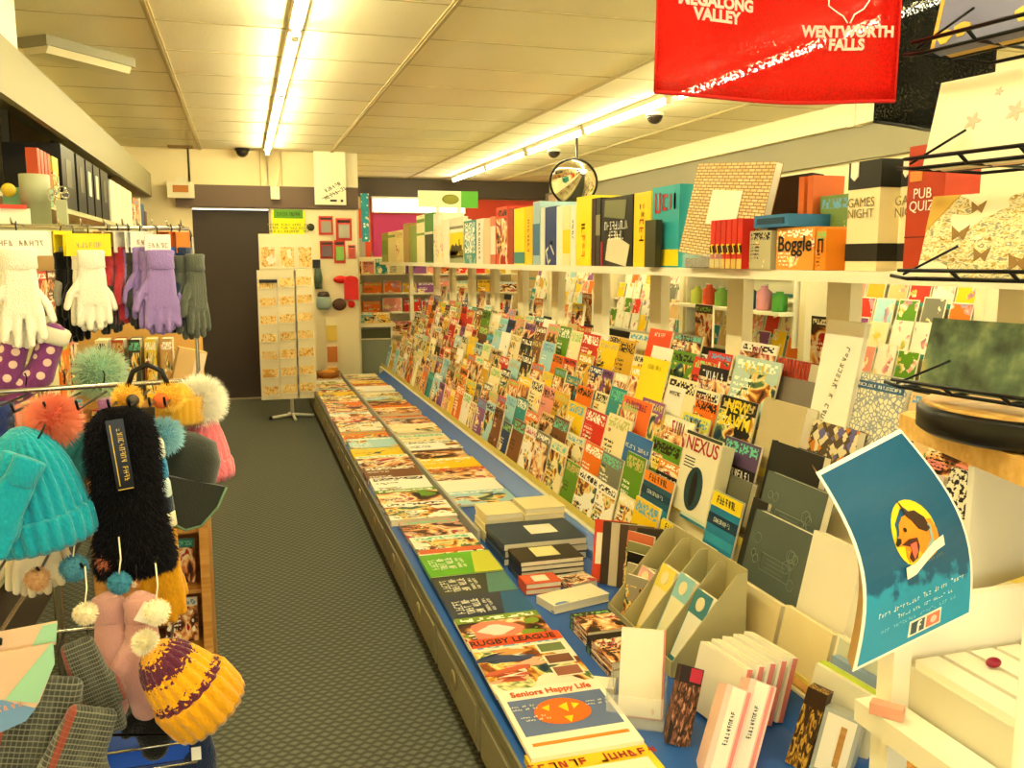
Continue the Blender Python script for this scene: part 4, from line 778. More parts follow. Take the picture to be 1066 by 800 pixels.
O('side_arm', MB().tube([(-.6, 3.0, 1.11), (-.6, 2.42, 1.17)], .006).tube([(-.95, 3.0, 1.0), (-.95, 2.42, .9)], .006).tube([(-.6, 3.0, .9), (-.6, 2.42, .9), (-.6, 2.3, .6), (-.6, 3.0, .6)], .006), CHROME, t)
mb = MB()
for x in [-.62, -.5, -.44, -.38, -.33, -.29, -.25, -.21, -.17]: O('hook', MB().tube([(x, 3.0, 1.6), (x, 2.86, 1.6), (x, 2.85, 1.615)], .003, 6), CHROME, t)

mb = MB()
for x in [-.62, -.52, -.46, -.4, -.34, -.28, -.24, -.2, -.17]: O('hook', MB().tube([(x, 2.42, 1.17), (x, 2.02, 1.19), (x, 2.0, 1.21)], .003, 6), BWIRE, t)
for x in [-.5, -.42, -.34, -.27, -.2]: O('hook', MB().tube([(x, 2.42, .9), (x, 1.95, .87), (x, 1.93, .885)], .003, 6), BWIRE, t)
for x in [-.45, -.3, -.2]: O('hook', MB().tube([(x, 2.3, .6), (x, 1.86, .57)], .003, 6), BWIRE, t)
mb.tube([(-.32, 1.9, .525), (-.12, 1.9, .495), (-.12, 1.9, .52)], .003, 6).tube([(-.32, 1.9, .525), (-.4, 2.3, .6)], .003, 6)
O('low_bar', mb, BWIRE, t)

# --- gloves
def glove_mb(L=.22, W=.085, fing=True, cuff=.05, T=.02):
    mb = MB(); cap = lambda pts, rs: (mb.tube(pts, rs, 10), mb.ball(pts[0], rs[0], n=10), mb.ball(pts[-1], rs[-1], n=10))
    s = L / .22
    for q in range(5):
        x = (-.5 + q / 4) * W * .52
        cap([(x * .85, 0, 0), (x, 0, -.05 * s), (x * 1.15, 0, -.13 * s)], [T * .62, T * .72, T * .75])
    if fing:
        for x, l in ((-.38, .058), (-.13, .07), (.13, .068), (.37, .052)):
            a = x * .35; cap([(x * W, 0, -.12 * s), (x * W * 1.1 + a * .01, -.003, -(.12 + l * .6) * s), (x * W * 1.22, -.006, -(.135 + l) * s)], [T * .6, T * .56, T * .5])
        cap([(-W * .4, 0, -.075 * s), (-W * .7, -.005, -.11 * s), (-W * .82, -.01, -.145 * s)], [T * .62, T * .58, T * .5])
    else:
        mb = MB(); w2 = W * .5; cap = lambda pts, rs: (mb.tube(pts, rs, 14), mb.ball(pts[0], rs[0], n=14), mb.ball(pts[-1], rs[-1], n=14))
        cap([(0, 0, 0), (0, 0, -.04 * s), (0, 0, -.1 * s), (0, 0, -.15 * s), (0, 0, -.18 * s)], [w2 * .8, w2 * .84, w2 * 1.05, w2 * 1.02, w2 * .78])
        mb.v = [(a, b * .55, c) for a, b, c in mb.v]
        cap([(-W * .35, 0, -.075 * s), (-W * .68, -.005, -.11 * s), (-W * .75, -.005, -.14 * s)], [T * .7, T * .7, T * .6])
    return mb
KN = lambda nm, c: fabric('knit_' + nm, c, (260, 260, 160), .5)
gm = {}
def glove(name, label, x, y, z, rz, m_, L=.22, W=.085, fing=True, card=None, cardlabel=None, second=True, group=None, sc=1, cw=.1, tilt=0, cat='gloves', T=.02, fuzz=None):
    t = thing(name, label, cat, (x, y, z), (0, tilt, rz), group)
    k = (L, W, fing, T)
    if k not in gm: gm[k] = remeshed('glove', glove_mb(L, W, fing, T=T), m_, .0045)
    def put(nm, loc, sx):
        me = gm[k].copy(); me.materials.clear(); me.materials.append(m_); g = O(nm, me, None, t, loc); g.scale = (sx * sc, sc, sc)
        g2 = O('cuff', MB().lathe([(.026, -.05), (.032, -.045), (.0305, -.02), (.033, 0), (.028, .004)], 24, wob=lambda a, k_: .04 * math.sin(a * 12)), m_, g); g2.scale = (W / .085 * 1.15, .62, 1); g2.location = (0, 0, .012)
        if fuzz:
            vs = random.Random(5).sample(range(len(me.vertices)), min(2200, len(me.vertices))); O('fuzz', MB().fur([(me.vertices[i].co, me.vertices[i].normal) for i in vs], .012, wd=.0006), fuzz, g)
        return g
    put('glove', (0.004, 0, -.055), 1)
    if second: put('glove', (-.012, .03, -.06), -1)
    if card:
        O('header_card', MB().box((0, -.002, -.025), (cw, .0025, .062)).box((0, .032, -.025), (cw, .0025, .062)).box((0, .015, .006), (cw, .034, .002)), card, t)
        if cardlabel: lettering(cardlabel, mat('faded_ink', 'b09a7a', .6), t, (0, -.0042, -.025), .02)
    O('hang_loop', MB().tube([(0, .01, .0), (0, .005, .02), (0, .01, .03)], .002, 6), BLACK, t)
    return t
WC = mat('white_header_card', 'f6f2e2', .5); YC = mat('yellow_header_card', 'f0d820', .5); OC = mat('orange_header_card', 'e8782a', .5); KC = mat('kraft_header_card', 'd8b470', .6)
WK = KN('white', 'f6f0da'); PUR = KN('lilac', '9a7fc0'); NVK = KN('navy', '1c2a48'); BLK = KN('black', '14120f'); RDK = KN('red', 'b8303a'); DGK = KN('dark_grey', '3a3a34'); BLU = KN('blue', '2a5aa0'); GRK = KN('grey_green', '55584a'); GRL = KN('light_grey', '9a978a')
zt = 1.575
glove('knitted_gloves', 'large cream white gloves on a white printed card at the left edge', -.545, 2.55, 1.565, 0, WK, .25, .1, card=WC, cardlabel='MAGIC GLOVE', cw=.15, sc=.98, second=True)
glove('knitted_gloves', 'light grey gloves between the cream pair and the black pair', -.50, 2.92, zt, 1.2, GRL, card=YC, second=False)
glove('knitted_gloves', 'black gloves behind the bright white pair', -.465, 2.9, zt - .01, 1.0, BLK, .26, .09, card=YC, second=True)
glove('knitted_gloves', 'bright white gloves on a yellow card', -.415, 2.80, zt - .01, .12, WK, card=YC, cardlabel='GLOVES', cw=.115)
glove('knitted_gloves', 'dark charcoal gloves edge on, left of the red pair', -.375, 2.93, zt, 1.35, DGK, .25, card=KC)
glove('knitted_gloves', 'red gloves seen edge on', -.345, 2.92, zt, 1.3, RDK, card=WC)
glove('knitted_gloves', 'charcoal gloves edge on, between the red and the lilac pairs', -.315, 2.92, zt, 1.3, DGK, .24, card=WC, second=False)
glove('knitted_gloves', 'lilac gloves, left and farther pair of the two', -.285, 2.9, zt, .55, PUR, card=WC, cardlabel='GLO', cw=.07, sc=.98)
glove('knitted_gloves', 'lilac gloves, nearer pair facing out', -.235, 2.84, zt - .01, .15, PUR, card=WC, cardlabel='MAGIC', cw=.07, sc=1.08)
glove('knitted_gloves', 'bright blue gloves edge on beside the lilac pair', -.195, 2.92, zt, 1.15, BLU, .25, card=OC, cw=.07)
glove('knitted_gloves', 'navy gloves edge on beside the blue pair', -.172, 2.92, zt, 1.05, NVK, .25, card=OC, cw=.07)
glove('knitted_gloves', 'grey green gloves hanging at the outer end of the rail', -.140, 2.9, zt - .02, .9, GRK, .25, second=True)
mb = MB()
dot = fabric('purple_heart_knit', '7f3a78', (260, 260, 160), .4); n, l, p = nodes(dot); v = n.new('ShaderNodeTexVoronoi'); v.inputs['Scale'].default_value = 26; v.inputs['Randomness'].default_value = .4; tc = n.new('ShaderNodeTexCoord'); l.new(tc.outputs['Object'], v.inputs[0])
cr = n.new('ShaderNodeValToRGB'); cr.color_ramp.interpolation = 'CONSTANT'; cr.color_ramp.elements[0].color = lin('e8c8b8'); cr.color_ramp.elements[1].position = .27; cr.color_ramp.elements[1].color = lin('7f3a78'); l.new(v.outputs[0], cr.inputs[0]); l.new(cr.outputs[0], p.inputs[0])
sock_me = {}
def sock(label, x, y, z, m_, toe, rz=0, L=.2, tilt=0, cat='slipper socks'):
    t = thing('slipper_sock', label, cat, (x, y, z), (0, tilt, rz))
    mb = MB(); mb.tube([(0, 0, 0), (0, 0, -L * .55)], [.034, .036], 12); mb.ball((0, 0, 0), .034).ball((0, 0, -L * .55), .038); mb.tube([(0, 0, -L * .55), (-.035, -.01, -L * .8), (-.06, -.015, -L * .95)], [.038, .037, .032], 12); mb.ball((-.06, -.015, -L * .95), .032)
    O('foot', remeshed('foot', mb, m_, .006), None, t)
    b = MB().lathe([(.037, -.02), (.043, -.01), (.043, .015), (.036, .022)], 20); O('cuff', b, toe, t)
    return t
FLF = fabric('cream_fleece', 'efe4c8', (90, 90, 90), .8, 'noise')
sock('purple slipper sock with pale spots hanging under the cream gloves, right one', -.49, 2.62, 1.3, dot, FLF, tilt=.35); sock('purple slipper sock with pale spots hanging under the cream gloves, left one', -.57, 2.6, 1.3, dot, FLF, tilt=.3); sock('red slipper sock at the left picture edge', -.65, 2.7, 1.27, KN('crimson', 'a8242a'), FLF)

# --- pompoms and hats
def furball(nm, c, r, col1, col2, nh, parent, L, wd=.0011):
    rr_ = random.Random(nh); pts = []
    for _ in range(nh):
        v_ = Vector((rr_.gauss(0, 1), rr_.gauss(0, 1), rr_.gauss(0, 1))).normalized(); pts.append((Vector(c) + v_ * r, v_))
    core = O(nm, MB().ball(c, r * 1.02), col1, parent)
    O('fur', MB().fur(pts, L, wd=wd, jit=.3, rnd=rr_, droop=.1), col2, core); return core
def pom_hat(name, label, loc, rot, r, h, body, cuff_m, pomr=None, pomm=None, pommf=None, ribs=22, pomL=.03, cuffh=.07, pomhairs=2600, knitk=.05, pomoff=(0, 0, 0)):
    t = thing(name, label, 'hat', loc, rot)
    pr = [(r * 1.0, cuffh * .7), (r * 1.02, cuffh), (r * .99, h * .4), (r * .93, h * .52), (r * .84, h * .66), (r * .7, h * .8), (r * .48, h * .92), (r * .15, h)]
    O('crown', MB().lathe(pr, ribs * 6, wob=lambda a, k: knitk * (abs(math.sin(a * ribs / 2)) - .5)), body, t)
    O('cuff', MB().lathe([(r * 1.0, .004), (r * 1.07, 0), (r * 1.12, .012), (r * 1.13, cuffh * .5), (r * 1.12, cuffh - .01), (r * 1.06, cuffh), (r * .98, cuffh - .004)], ribs * 6, wob=lambda a, k: knitk * .9 * (abs(math.sin(a * ribs / 2)) - .5)), cuff_m, t)
    if pomr: furball('pompom', (pomoff[0], pomoff[1], h + pomr * .75 + pomoff[2]), pomr, pomm, pommf or pomm, pomhairs, t, pomL)
    return t
TQ = fabric('turquoise_knit', '1597aa', (150, 150, 110), .6); COR = mat('coral_fur', 'e8604a', .8, spec=.1)
cf = mat('coral_fur_tips', 'f08a68', .8, spec=.1)
pom_hat('pompom_beanie', 'turquoise ribbed beanie with a coral fur pompom', (-.412, 2.0, .92), (0, -.16, .3), .09, .245, TQ, TQ, .032, COR, cf, 24, .034, knitk=.1, pomoff=(.07, .03, -.03))
t = glove('knitted_gloves', 'turquoise knitted gloves over the left of the turquoise beanie', -.385, 1.86, 1.16, .3, TQ, .2, .07, tilt=.5, second=True)
# black fur stole / legwarmer with a gold lettered tag
BF = mat('black_fur', '0b0a0a', .9, spec=.08); BF2 = mat('black_fur_tips', '17151a', .8, spec=.12)
t = thing('fur_muffler', 'long black fur muffler with a black and gold lettered tag', 'scarf', (-.262, 2.02, 1.16), (0, -.05, .15))
prf = [(.03, .03), (.06, .0), (.07, -.06), (.068, -.15), (.072, -.24), (.08, -.30), (.07, -.33), (.02, -.335)]
O('muffler', MB().lathe(prf, 28), BF, t).scale = (1, .6, 1)
pts = []
rr_ = random.Random(11)
for _ in range(9000):
    k = rr_.uniform(0, len(prf) - 1.001); i = int(k); f = k - i; r_ = prf[i][0] * (1 - f) + prf[i + 1][0] * f; z_ = prf[i][1] * (1 - f) + prf[i + 1][1] * f; a = rr_.uniform(0, 2 * PI)
    pts.append(((r_ * math.cos(a), r_ * math.sin(a) * .6, z_), (math.cos(a), math.sin(a), -.3)))
O('fur', MB().fur(pts, .016, wd=.0009, jit=.4, rnd=rr_, droop=.4), BF2, t)
GOLD = mat('gold_ink', 'c8a040', .3, .6)
tg = O('tag', MB().box((-.01, -.055, -.06), (.034, .004, .15)), mat('glossy_black_tag', '0d0c0a', .15), t, rot=(0, -.05, 0)); lettering('AUSTRALIA BEST', GOLD, tg, (-.004, -.0575, -.06), .014, 1, rot=(PI / 2, PI / 2, 0)); O('gold_line', MB().box((-.02, -.0575, -.06), (.002, .0005, .13)).box((-.01, -.0575, -.133), (.03, .0005, .002)), GOLD, tg)
# yellow ear muffs with dark centre, fluffy blue, dark green flap hat, pink hat with big cream pompom
t = thing('ear_muffs', 'fluffy yellow and orange animal ear muffs above the black fur', 'ear muffs', (-.215, 2.15, 1.19))
for s in (-1, 1): furball('ear_pad', (s * .045 - .0, 0, 0), .026, mat('muff_yellow', 'e8a02a', .8), mat('muff_yellow_tips', 'f6c850', .8), 900, t, .012)
O('nose', MB().ball((-.03, -.035, .0), .014), mat('muff_grey', '4a4238', .6), t); O('band', MB().tube([(-.045, 0, .02), (-.03, 0, .06), (0, 0, .075), (.03, 0, .06), (.045, 0, .02)], .006), BLACK, t); O('orange_patch', MB().ball((.028, -.022, -.006), .018), mat('muff_orange', 'd8642a', .7), t)
pom_hat('fluffy_hat', 'yellow fluffy knitted cap behind the ear muffs', (-.16, 2.3, 1.10), (0, 0, 0), .05, .1, fabric('mustard_fleece', 'e0a82a', (90, 90, 90), .8, 'noise'), fabric('mustard_fleece2', 'e0a82a', (90, 90, 90), .8, 'noise'))
t = thing('fluffy_mitten', 'pale blue fluffy bobble hanging over the dark flap hat', 'pompom', (-.185, 2.12, 1.105)); furball('pompom', (0, 0, 0), .03, mat('ice_blue', '5f9ab0', .9), mat('ice_blue_tips', '8fc0cc', .9), 1600, t, .02)
DGH = fabric('dark_waxed_cloth', '24261f', (40, 40, 40), .3, 'noise', rough=.6)
t = thing('flap_hat', 'dark green trapper style hat with a piped ear flap', 'hat', (-.155, 2.2, 1.0), (.1, .35, .5))
mb = MB().lathe([(.0, .1), (.05, .09), (.075, .05), (.08, 0), (.078, -.04)], 28); O('crown', mb, DGH, t)
O('flap', MB().prism([(-.075, 0), (.075, 0), (.07, -.05), (.045, -.1), (.01, -.115), (-.04, -.1), (-.07, -.05)], -.08, -.065), DGH, t); O('flap_piping', MB().tube([(-.075, -.082, 0), (-.07, -.082, -.05), (-.04, -.082, -.1), (.01, -.082, -.115), (.045, -.082, -.1), (.07, -.082, -.05), (.075, -.082, 0)], .003, 6), mat('green_piping', '5f7a5a', .6), t)
t = thing('striped_mitten', 'blue, white and cream striped mitten beside the black fur', 'mitten', (-.205, 2.06, 1.09), (0, -.1, .2))
for q, (z_, c) in enumerate([(0, 'e8ecd8'), (-.045, '1f8ac0'), (-.09, 'cfe0d8'), (-.125, '1c2c3a'), (-.16, 'f0e6c0')]): O('stripe', MB().lathe([(.022, z_ + .022), (.026, z_ + .01), (.026, z_ - .018), (.021 if q < 4 else .012, z_ - .026)], 20), fabric('mitten_' + c, c, (200, 200, 120), .4), t)
PK = fabric('rose_knit', 'd8707a', (140, 140, 90), .7)
CP = mat('cream_fur', 'efe2bd', .9, spec=.1); CP2 = mat('cream_fur_tips', 'fbf4de', .9, spec=.1)
pom_hat('pompom_beanie', 'rose pink knitted beanie with a very large cream fur pompom', (-.095, 2.33, .95), (0, -.1, 0), .052, .17, PK, PK, .04, CP, CP2, 16, .034, .05, 4200)
# lower level
GM = fabric('pink_fleece', 'd8a094', (60, 60, 60), .7, 'noise'); 
glove('fleece_mittens', 'plain pink fleece mittens with a white swing tag, right mitten in front', -.24, 1.96, .83, .1, GM, .27, .075, fing=False, second=False, T=.026, cat='mittens', sc=1.05)
glove('fleece_mittens', 'plain pink fleece mitten, left one half behind', -.305, 1.98, .83, -.1, GM, .27, .07, fing=False, second=False, T=.024, cat='mittens', sc=1.05)
tag(O('swing_tag', MB().box((0, 0, -.02), (.05, .002, .045)), WC, None, (-.2, 1.9, .79), (.2, .5, .2)), 'white swing tag over the pink mittens', 'tag')
MU = fabric('mustard_knit', 'd8980e', (140, 140, 90), .6); MU2 = fabric('mustard_plum_knit', 'd8980e', (210, 210, 160), .6)
n, l, p = nodes(MU2); tc = n.new('ShaderNodeTexCoord'); sxx = n.new('ShaderNodeSeparateXYZ'); l.new(tc.outputs['Object'], sxx.inputs[0]); no = n.new('ShaderNodeTexNoise'); no.inputs['Scale'].default_value = 130; l.new(tc.outputs['Object'], no.inputs[0])
bandf = MM(n, l, 'ABSOLUTE', MM(n, l, 'SUBTRACT', MM(n, l, 'FRACT', MM(n, l, 'MULTIPLY', MM(n, l, 'SUBTRACT', sxx.outputs[2], .072), 11.0)), .5)); sel = MM(n, l, 'GREATER_THAN', MM(n, l, 'ADD', bandf, MM(n, l, 'MULTIPLY', MM(n, l, 'SUBTRACT', no.outputs[0], .5), .9)), .27)
mx = n.new('ShaderNodeMix'); mx.data_type = 'RGBA'; l.new(sel, mx.inputs[0]); mx.inputs[6].default_value = lin('e0a010'); mx.inputs[7].default_value = lin('5a2038'); l.new(mx.outputs[2], p.inputs[0])
pom_hat('pompom_beanie', 'mustard ribbed beanie with plum flecked stripes hanging at a slant', (-.098, 1.86, .565), (0, -.6, .2), .075, .2, MU2, MU, .018, mat('straw_pom', 'ecd9a0', .9), mat('straw_pom_tips', 'f6ecc8', .9), 20, .012, .08, 900, .09)
glove('knitted_gloves', 'mustard knitted gloves behind the mustard beanie', -.2, 2.12, .93, .2, MU, .22, .07)
for q, (x, y, z, r, c, nm) in enumerate([(-.425, 1.95, .855, .02, 'c89a6a', 'tan'), (-.36, 1.97, .865, .024, '4a8aa0', 'dusty blue'), (-.332, 1.9, .79, .019, 'f0e0b8', 'cream'), (-.268, 1.92, .84, .019, '3f86a0', 'bright blue'), (-.192, 1.84, .80, .022, 'f3e8c4', 'large cream'), (-.30, 2.0, .86, .02, 'e08058', 'orange')]):
    t = thing('bobble', '%s woollen bobble on a cord hanging in the lower hat display' % nm, 'pompom', (x, y, z)); furball('pompom', (0, 0, 0), r, mat('bob_' + c, c, .9), mat('bob_' + c, c, .9), 500, t, .008); O('cord', MB().tube([(0, 0, r), (.004, .01, r + .03), (0, .03, r + .07)], .0016, 6), CP, t)
# blue, peach and mint printed hanger card and plaid mittens
t = thing('hanger_card', 'shaped pack card with blue, peach and mint triangles and a black hook', 'packaging', (-.44, 1.75, .70), (0, 0, .25))
O('card', MB().prism([(-.1, .09), (.075, .09), (.075, .05), (.045, -.02), (.02, -.05), (-.02, -.06), (-.1, -.06)], -.004, 0), mat('pack_peach', 'd8b490', .5), t)
O('blue_triangle', MB().prism([(-.1, .05), (.038, -.03), (.02, -.05), (-.02, -.06), (-.1, -.06)], -.006, -.004), mat('pack_blue', '6f94b8', .5), t); O('mint_triangle', MB().prism([(-.01, -.0), (.07, .089), (.075, .089), (.075, .05), (.042, -.02)], -.006, -.004), mat('pack_mint', '9ac8a0', .5), t)
lettering('Cosy Warm', mat('peach_ink', 'd89a80', .5), t, (-.03, -.0065, -.015), .018); O('hook', MB().tube([(-.03, -.003, .085), (-.03, -.003, .11), (-.02, -.003, .125), (-.008, -.003, .115), (-.01, -.003, .105)], .003, 8), BLACK, t)
O('back_card', MB().prism([(-.09, .08), (.08, .08), (.085, .125), (-.09, .125)], .01, .013), _m['pack_peach'], t); O('back_mint', MB().prism([(.04, .085), (.08, .085), (.085, .122), (.06, .122)], .008, .01), _m['pack_mint'], t)
PL = fabric('plaid_wool', '6a6a58', (120, 120, 120), .4, 'noise', rough=.95); n, l, p = nodes(PL); tc = n.new('ShaderNodeTexCoord'); sxx = n.new('ShaderNodeSeparateXYZ'); l.new(tc.outputs['Object'], sxx.inputs[0])
def stripe(axis, freq, ph, wd_):
    return MM(n, l, 'LESS_THAN', MM(n, l, 'FRACT', MM(n, l, 'ADD', MM(n, l, 'MULTIPLY', sxx.outputs[axis], freq), ph)), wd_)
base = lin('3c3d36'); cur = base
for ax, fr, ph, wd_, c in ((0, 22, .1, .45, '55564a'), (2, 22, .3, .45, '44453c'), (0, 160, 0, .25, '74725f'), (2, 110, .2, .22, '8a8872'), (0, 9, .42, .1, '9a3a2a')):
    mx = n.new('ShaderNodeMix'); mx.data_type = 'RGBA'; l.new(MM(n, l, 'MULTIPLY', stripe(ax, fr, ph, wd_), .75), mx.inputs[0])
    if isinstance(cur, tuple): mx.inputs[6].default_value = cur
    else: l.new(cur, mx.inputs[6])
    mx.inputs[7].default_value = lin(c); cur = mx.outputs[2]
l.new(cur, p.inputs[0])
def plaid(label, loc, rot, sx, sz):
    t = thing('plaid_mitten', label, 'mitten', loc, rot); mb = MB()
    for x in (-.03, -.01, .01, .03): mb.tube([(x, 0, 0), (x * 1.2, 0, -.1), (x * 1.1, 0, -.19)], [.017, .022, .018], 10).ball((x, 0, 0), .017).ball((x * 1.1, 0, -.19), .018)
    mb.tube([(.03, 0, -.06), (.06, -.01, -.1), (.065, -.01, -.13)], [.016, .017, .014], 10).ball((.065, -.01, -.13), .014)
    o = O('mitten', remeshed('mitten', mb, PL, .006), None, t); o.scale = (sx, 1.2, sz); return t
plaid('grey, white and red plaid mitten behind the triangle card', (-.40, 1.83, .68), (0, .25, .1), 1.5, 1.25)
plaid('dark plaid mitten hanging lowest, bent towards the aisle', (-.315, 1.80, .62), (0, .45, .4), 1.05, 1.1)
plaid('charcoal plaid mitten beside the pink mittens', (-.35, 1.9, .72), (0, -.25, .2), .7, 1.0)
t = thing('wool_mitten', 'black fuzzy mitten at the bottom of the accessory stand', 'mitten', (-.21, 1.98, .60), (0, .1, 0)); O('mitten', remeshed('mitten', glove_mb(.2, .08, False), BLK, .006), None, t)
t = thing('wool_mitten', 'navy mitten with a white tag at the foot of the stand', 'mitten', (-.15, 2.0, .48), (0, 0, 0)); O('mitten', remeshed('mitten', glove_mb(.2, .1, False, T=.028), NVK, .006), None, t); O('tag', MB().box((.01, -.04, -.06), (.02, .002, .03)), WC, t)
t = thing('wire_basket', 'small wire basket with blue and green packs under the mittens', 'basket', (-.24, 2.02, .40)); O('wires', MB().tube([(-.1, -.06, .05), (.1, -.06, .05), (.1, .06, .05), (-.1, .06, .05), (-.1, -.06, .05)], .003, 6).tube([(-.1, -.06, 0), (.1, -.06, 0), (.1, .06, 0), (-.1, .06, 0), (-.1, -.06, 0)], .003, 6), CHROME, t); O('mesh_floor', MB().box((0, 0, 0), (.2, .12, .003)), CHROME, t); O('packs', MB().box((0, 0, .025), (.17, .09, .045)), mat('royal_blue_pack', '1f4fb8', .4), t)
O('leg', MB().tube([(-.09, .05, 0), (-.09, .05, -.4)], .004, 6).tube([(.09, .05, 0), (.09, .05, -.4)], .004, 6).tube([(0, -.05, 0), (0, -.05, -.4)], .004, 6), CHROME, t)
# grey cup and ring toy on the near upper shelf, hanging pastel tassels
t = thing('tube_case', 'grey green cylindrical tin at the near end of the upper left shelf', 'tin', (-.62, 3.2, 1.60)); O('tin', MB().lathe([(.042, 0), (.042, .08), (.044, .08), (.044, .165), (0, .168)], 28), mat('sage_tin', 'a6aa88', .4), t)
O('tray', MB().box((-.03, .05, -.006), (.36, .3, .012)), SHELFM, t); O('bracket', MB().tube([(-.03, -.1, -.01), (-.03, -.2, -.01), (-.03, -.2, .0)], .004, 6).box((-.03, -.195, -.006), (.36, .012, .02)), SHELFM, t)
t = thing('wind_spinner', 'small chrome flower shaped ring beside the grey tin', 'ornament', (-.545, 3.15, 1.70)); mb = MB()
for q in range(7): a = q * 2 * PI / 7; mb.tube([(.02 * math.cos(a) + .011 * math.cos(b), 0, .02 * math.sin(a) + .011 * math.sin(b)) for b in [j * PI / 4 for j in range(9)]], .002, 6)
O('rings', mb, CHROME, t); O('stem', MB().box((.008, 0, -.06), (.03, .02, .09)), mat('sage_tin', 'a6aa88', .4), t)
t = thing('greeting_box', 'small white box with an orange red lid by the grey tin', 'box', (-.70, 3.18, 1.596), (0, 0, .3)); O('box', MB().box((0, 0, .03), (.12, .1, .06)), CRW, t); O('lid', MB().box((0, -.01, .065), (.1, .1, .012)), mat('orange_red_lid', 'd8401e', .4), t)
t = thing('toy_pack', 'green and yellow toy pack above the grey tin', 'toy', (-.66, 3.28, 1.60)); O('pack', MB().box((-.0, .02, .1), (.14, .04, .06)), mat('toy_green', '7fae7a', .5), t); O('yellow_ball', MB().ball((-.05, -.01, .12), .022), mat('toy_yellow', 'e8c83a', .5), t); O('stand', MB().box((0, .02, .035), (.1, .03, .07)), CRW, t)
t = thing('fluffy_bag', 'pale sea green fluffy tassel hanging behind the gloves', 'tassel', (-.40, 2.75, 1.18)); furball('pompom', (0, 0, 0), .055, mat('sea_green_fluff', '7fa88a', .9), mat('sea_green_fluff_tips', 'b8cfae', .9), 1600, t, .035)
for q, (x, c, nm) in enumerate([(-.42, '2a7a86', 'teal'), (-.33, 'a06aa0', 'mauve'), (-.5, 'c8a070', 'tan'), (-.56, '2a3a7a', 'navy')]):
    glove('knitted_gloves', '%s knitted gloves bunched on the lower rail' % nm, x, 2.36, 1.20, .5 + q * .3, KN('lower_' + nm, c), .2, .07, second=False)
glove('knitted_gloves', 'cream knitted gloves low behind the turquoise beanie', -.48, 2.2, 1.0, .2, FLF, .22, .1)
# wooden card rack standing on the floor behind
t = thing('card_rack', 'ochre wooden rack with small framed pictures behind the hats', 'rack', (-.24, 3.35, 0))
O('side_board', MB().box((.075, -.05, .4), (.03, .3, .8)), OAK, t); O('side_board', MB().box((-.26, -.05, .4), (.03, .3, .8)), OAK, t); O('back_board', MB().box((-.09, .09, .4), (.34, .015, .8)), OAK, t)
for z_ in (.12, .34, .56, .78): O('shelf', MB().box((-.09, -.03, z_), (.31, .22, .015)), OAK, t)
for q, (x, z_, c) in enumerate([(-.02, .57, 'red'), (-.16, .57, 'cream'), (-.02, .35, 'teal'), (-.16, .35, 'pink'), (-.02, .13, 'white'), (-.16, .13, 'tan')]):
    tag(O('picture_card', bookmesh(.11, .16, .008, COV2, 'picture_card'), None, None, (-.24 + x, 3.28, z_ + .0), (-.1, 0, 0), NAMED[c]), '%s edged picture card on the wooden rack' % c, 'card')
for q in range(5): tag(O('boxed_item', bookmesh(.04, .22, .12, COV, 'box'), None, None, (-.5 + q * .055, 3.5, .99), (0, 0, 0), ['f0e0b0', 'b84a2a', '3a3a30', 'e8c83a', 'c89a5a'][q]), '%s upright box on the board behind the gloves' % ['cream', 'brick red', 'charcoal', 'yellow', 'tan'][q], 'box')
t = thing('wall_bracket_shelf', 'narrow board shelf behind the gloves with upright boxes', 'shelf', (-.38, 3.55, .98)); O('board', MB().box((0, 0, 0), (.46, .26, .018)), OAK, t); O('leg', MB().box((-.2, .08, -.495), (.03, .03, .97)), OAK, t); O('leg', MB().box((.2, .08, -.495), (.03, .03, .97)), OAK, t); O('back_sheet', MB().box((.0, .12, .17), (.44, .006, .32)), mat('ochre_sheet', 'd8a85a', .6), t)
t = thing('cream_carton', 'tan carton leaning on the narrow board shelf', 'box', (-.235, 3.49, .99), (0, .25, .2)); O('carton', MB().box((0, 0, .1), (.1, .06, .17)), mat('tan_carton', 'd8b070', .6), t); O('flap', MB().box((.03, -.032, .12), (.035, .002, .12)), mat('pale_peach', 'ecd0b0', .6), t)
# ================================================================ NEAR RIGHT: WOODEN TOPPED STAND, WIRE DISPLAY, TENT CARD, TEA TOWELS
PW = mat('white_painted_wood', 'f6efd8', .45)
t = thing('white_stand', 'white painted stand with a pine top at the right edge', 'display stand', (0, 0, 0))
def quadprism(pts, z0_, z1_, mb=None):
    mb = mb or MB(); n_ = len(pts); mb.idx([(x, y, z0_) for x, y in pts] + [(x, y, z1_) for x, y in pts], [tuple(reversed(range(n_))), tuple(range(n_, 2 * n_))] + [(j, (j + 1) % n_, n_ + (j + 1) % n_, n_ + j) for j in range(n_)], 0, False); return mb
O('pine_top', quadprism([(.93, .86), (.80, .40), (1.5, .2), (1.75, 1.08), (1.05, 1.215), (1.022, 1.2)], 1.215, 1.25), WOOD, t)
O('post', MB().tube([(.715, .628, 0), (.715, .628, 1.215)], .018, 16), PW, t); O('post', MB().box((1.62, .9, .6075), (.04, .04, 1.215)), PW, t); O('post', MB().box((1.45, .3, .6075), (.04, .04, 1.215)), PW, t)
O('side_panel', quadprism([(.955, .98), (.96, .975), (1.30, 1.06), (1.295, 1.065)], 1.03, 1.215), mat('pale_grey_panel', 'd9d4bc', .5), t)
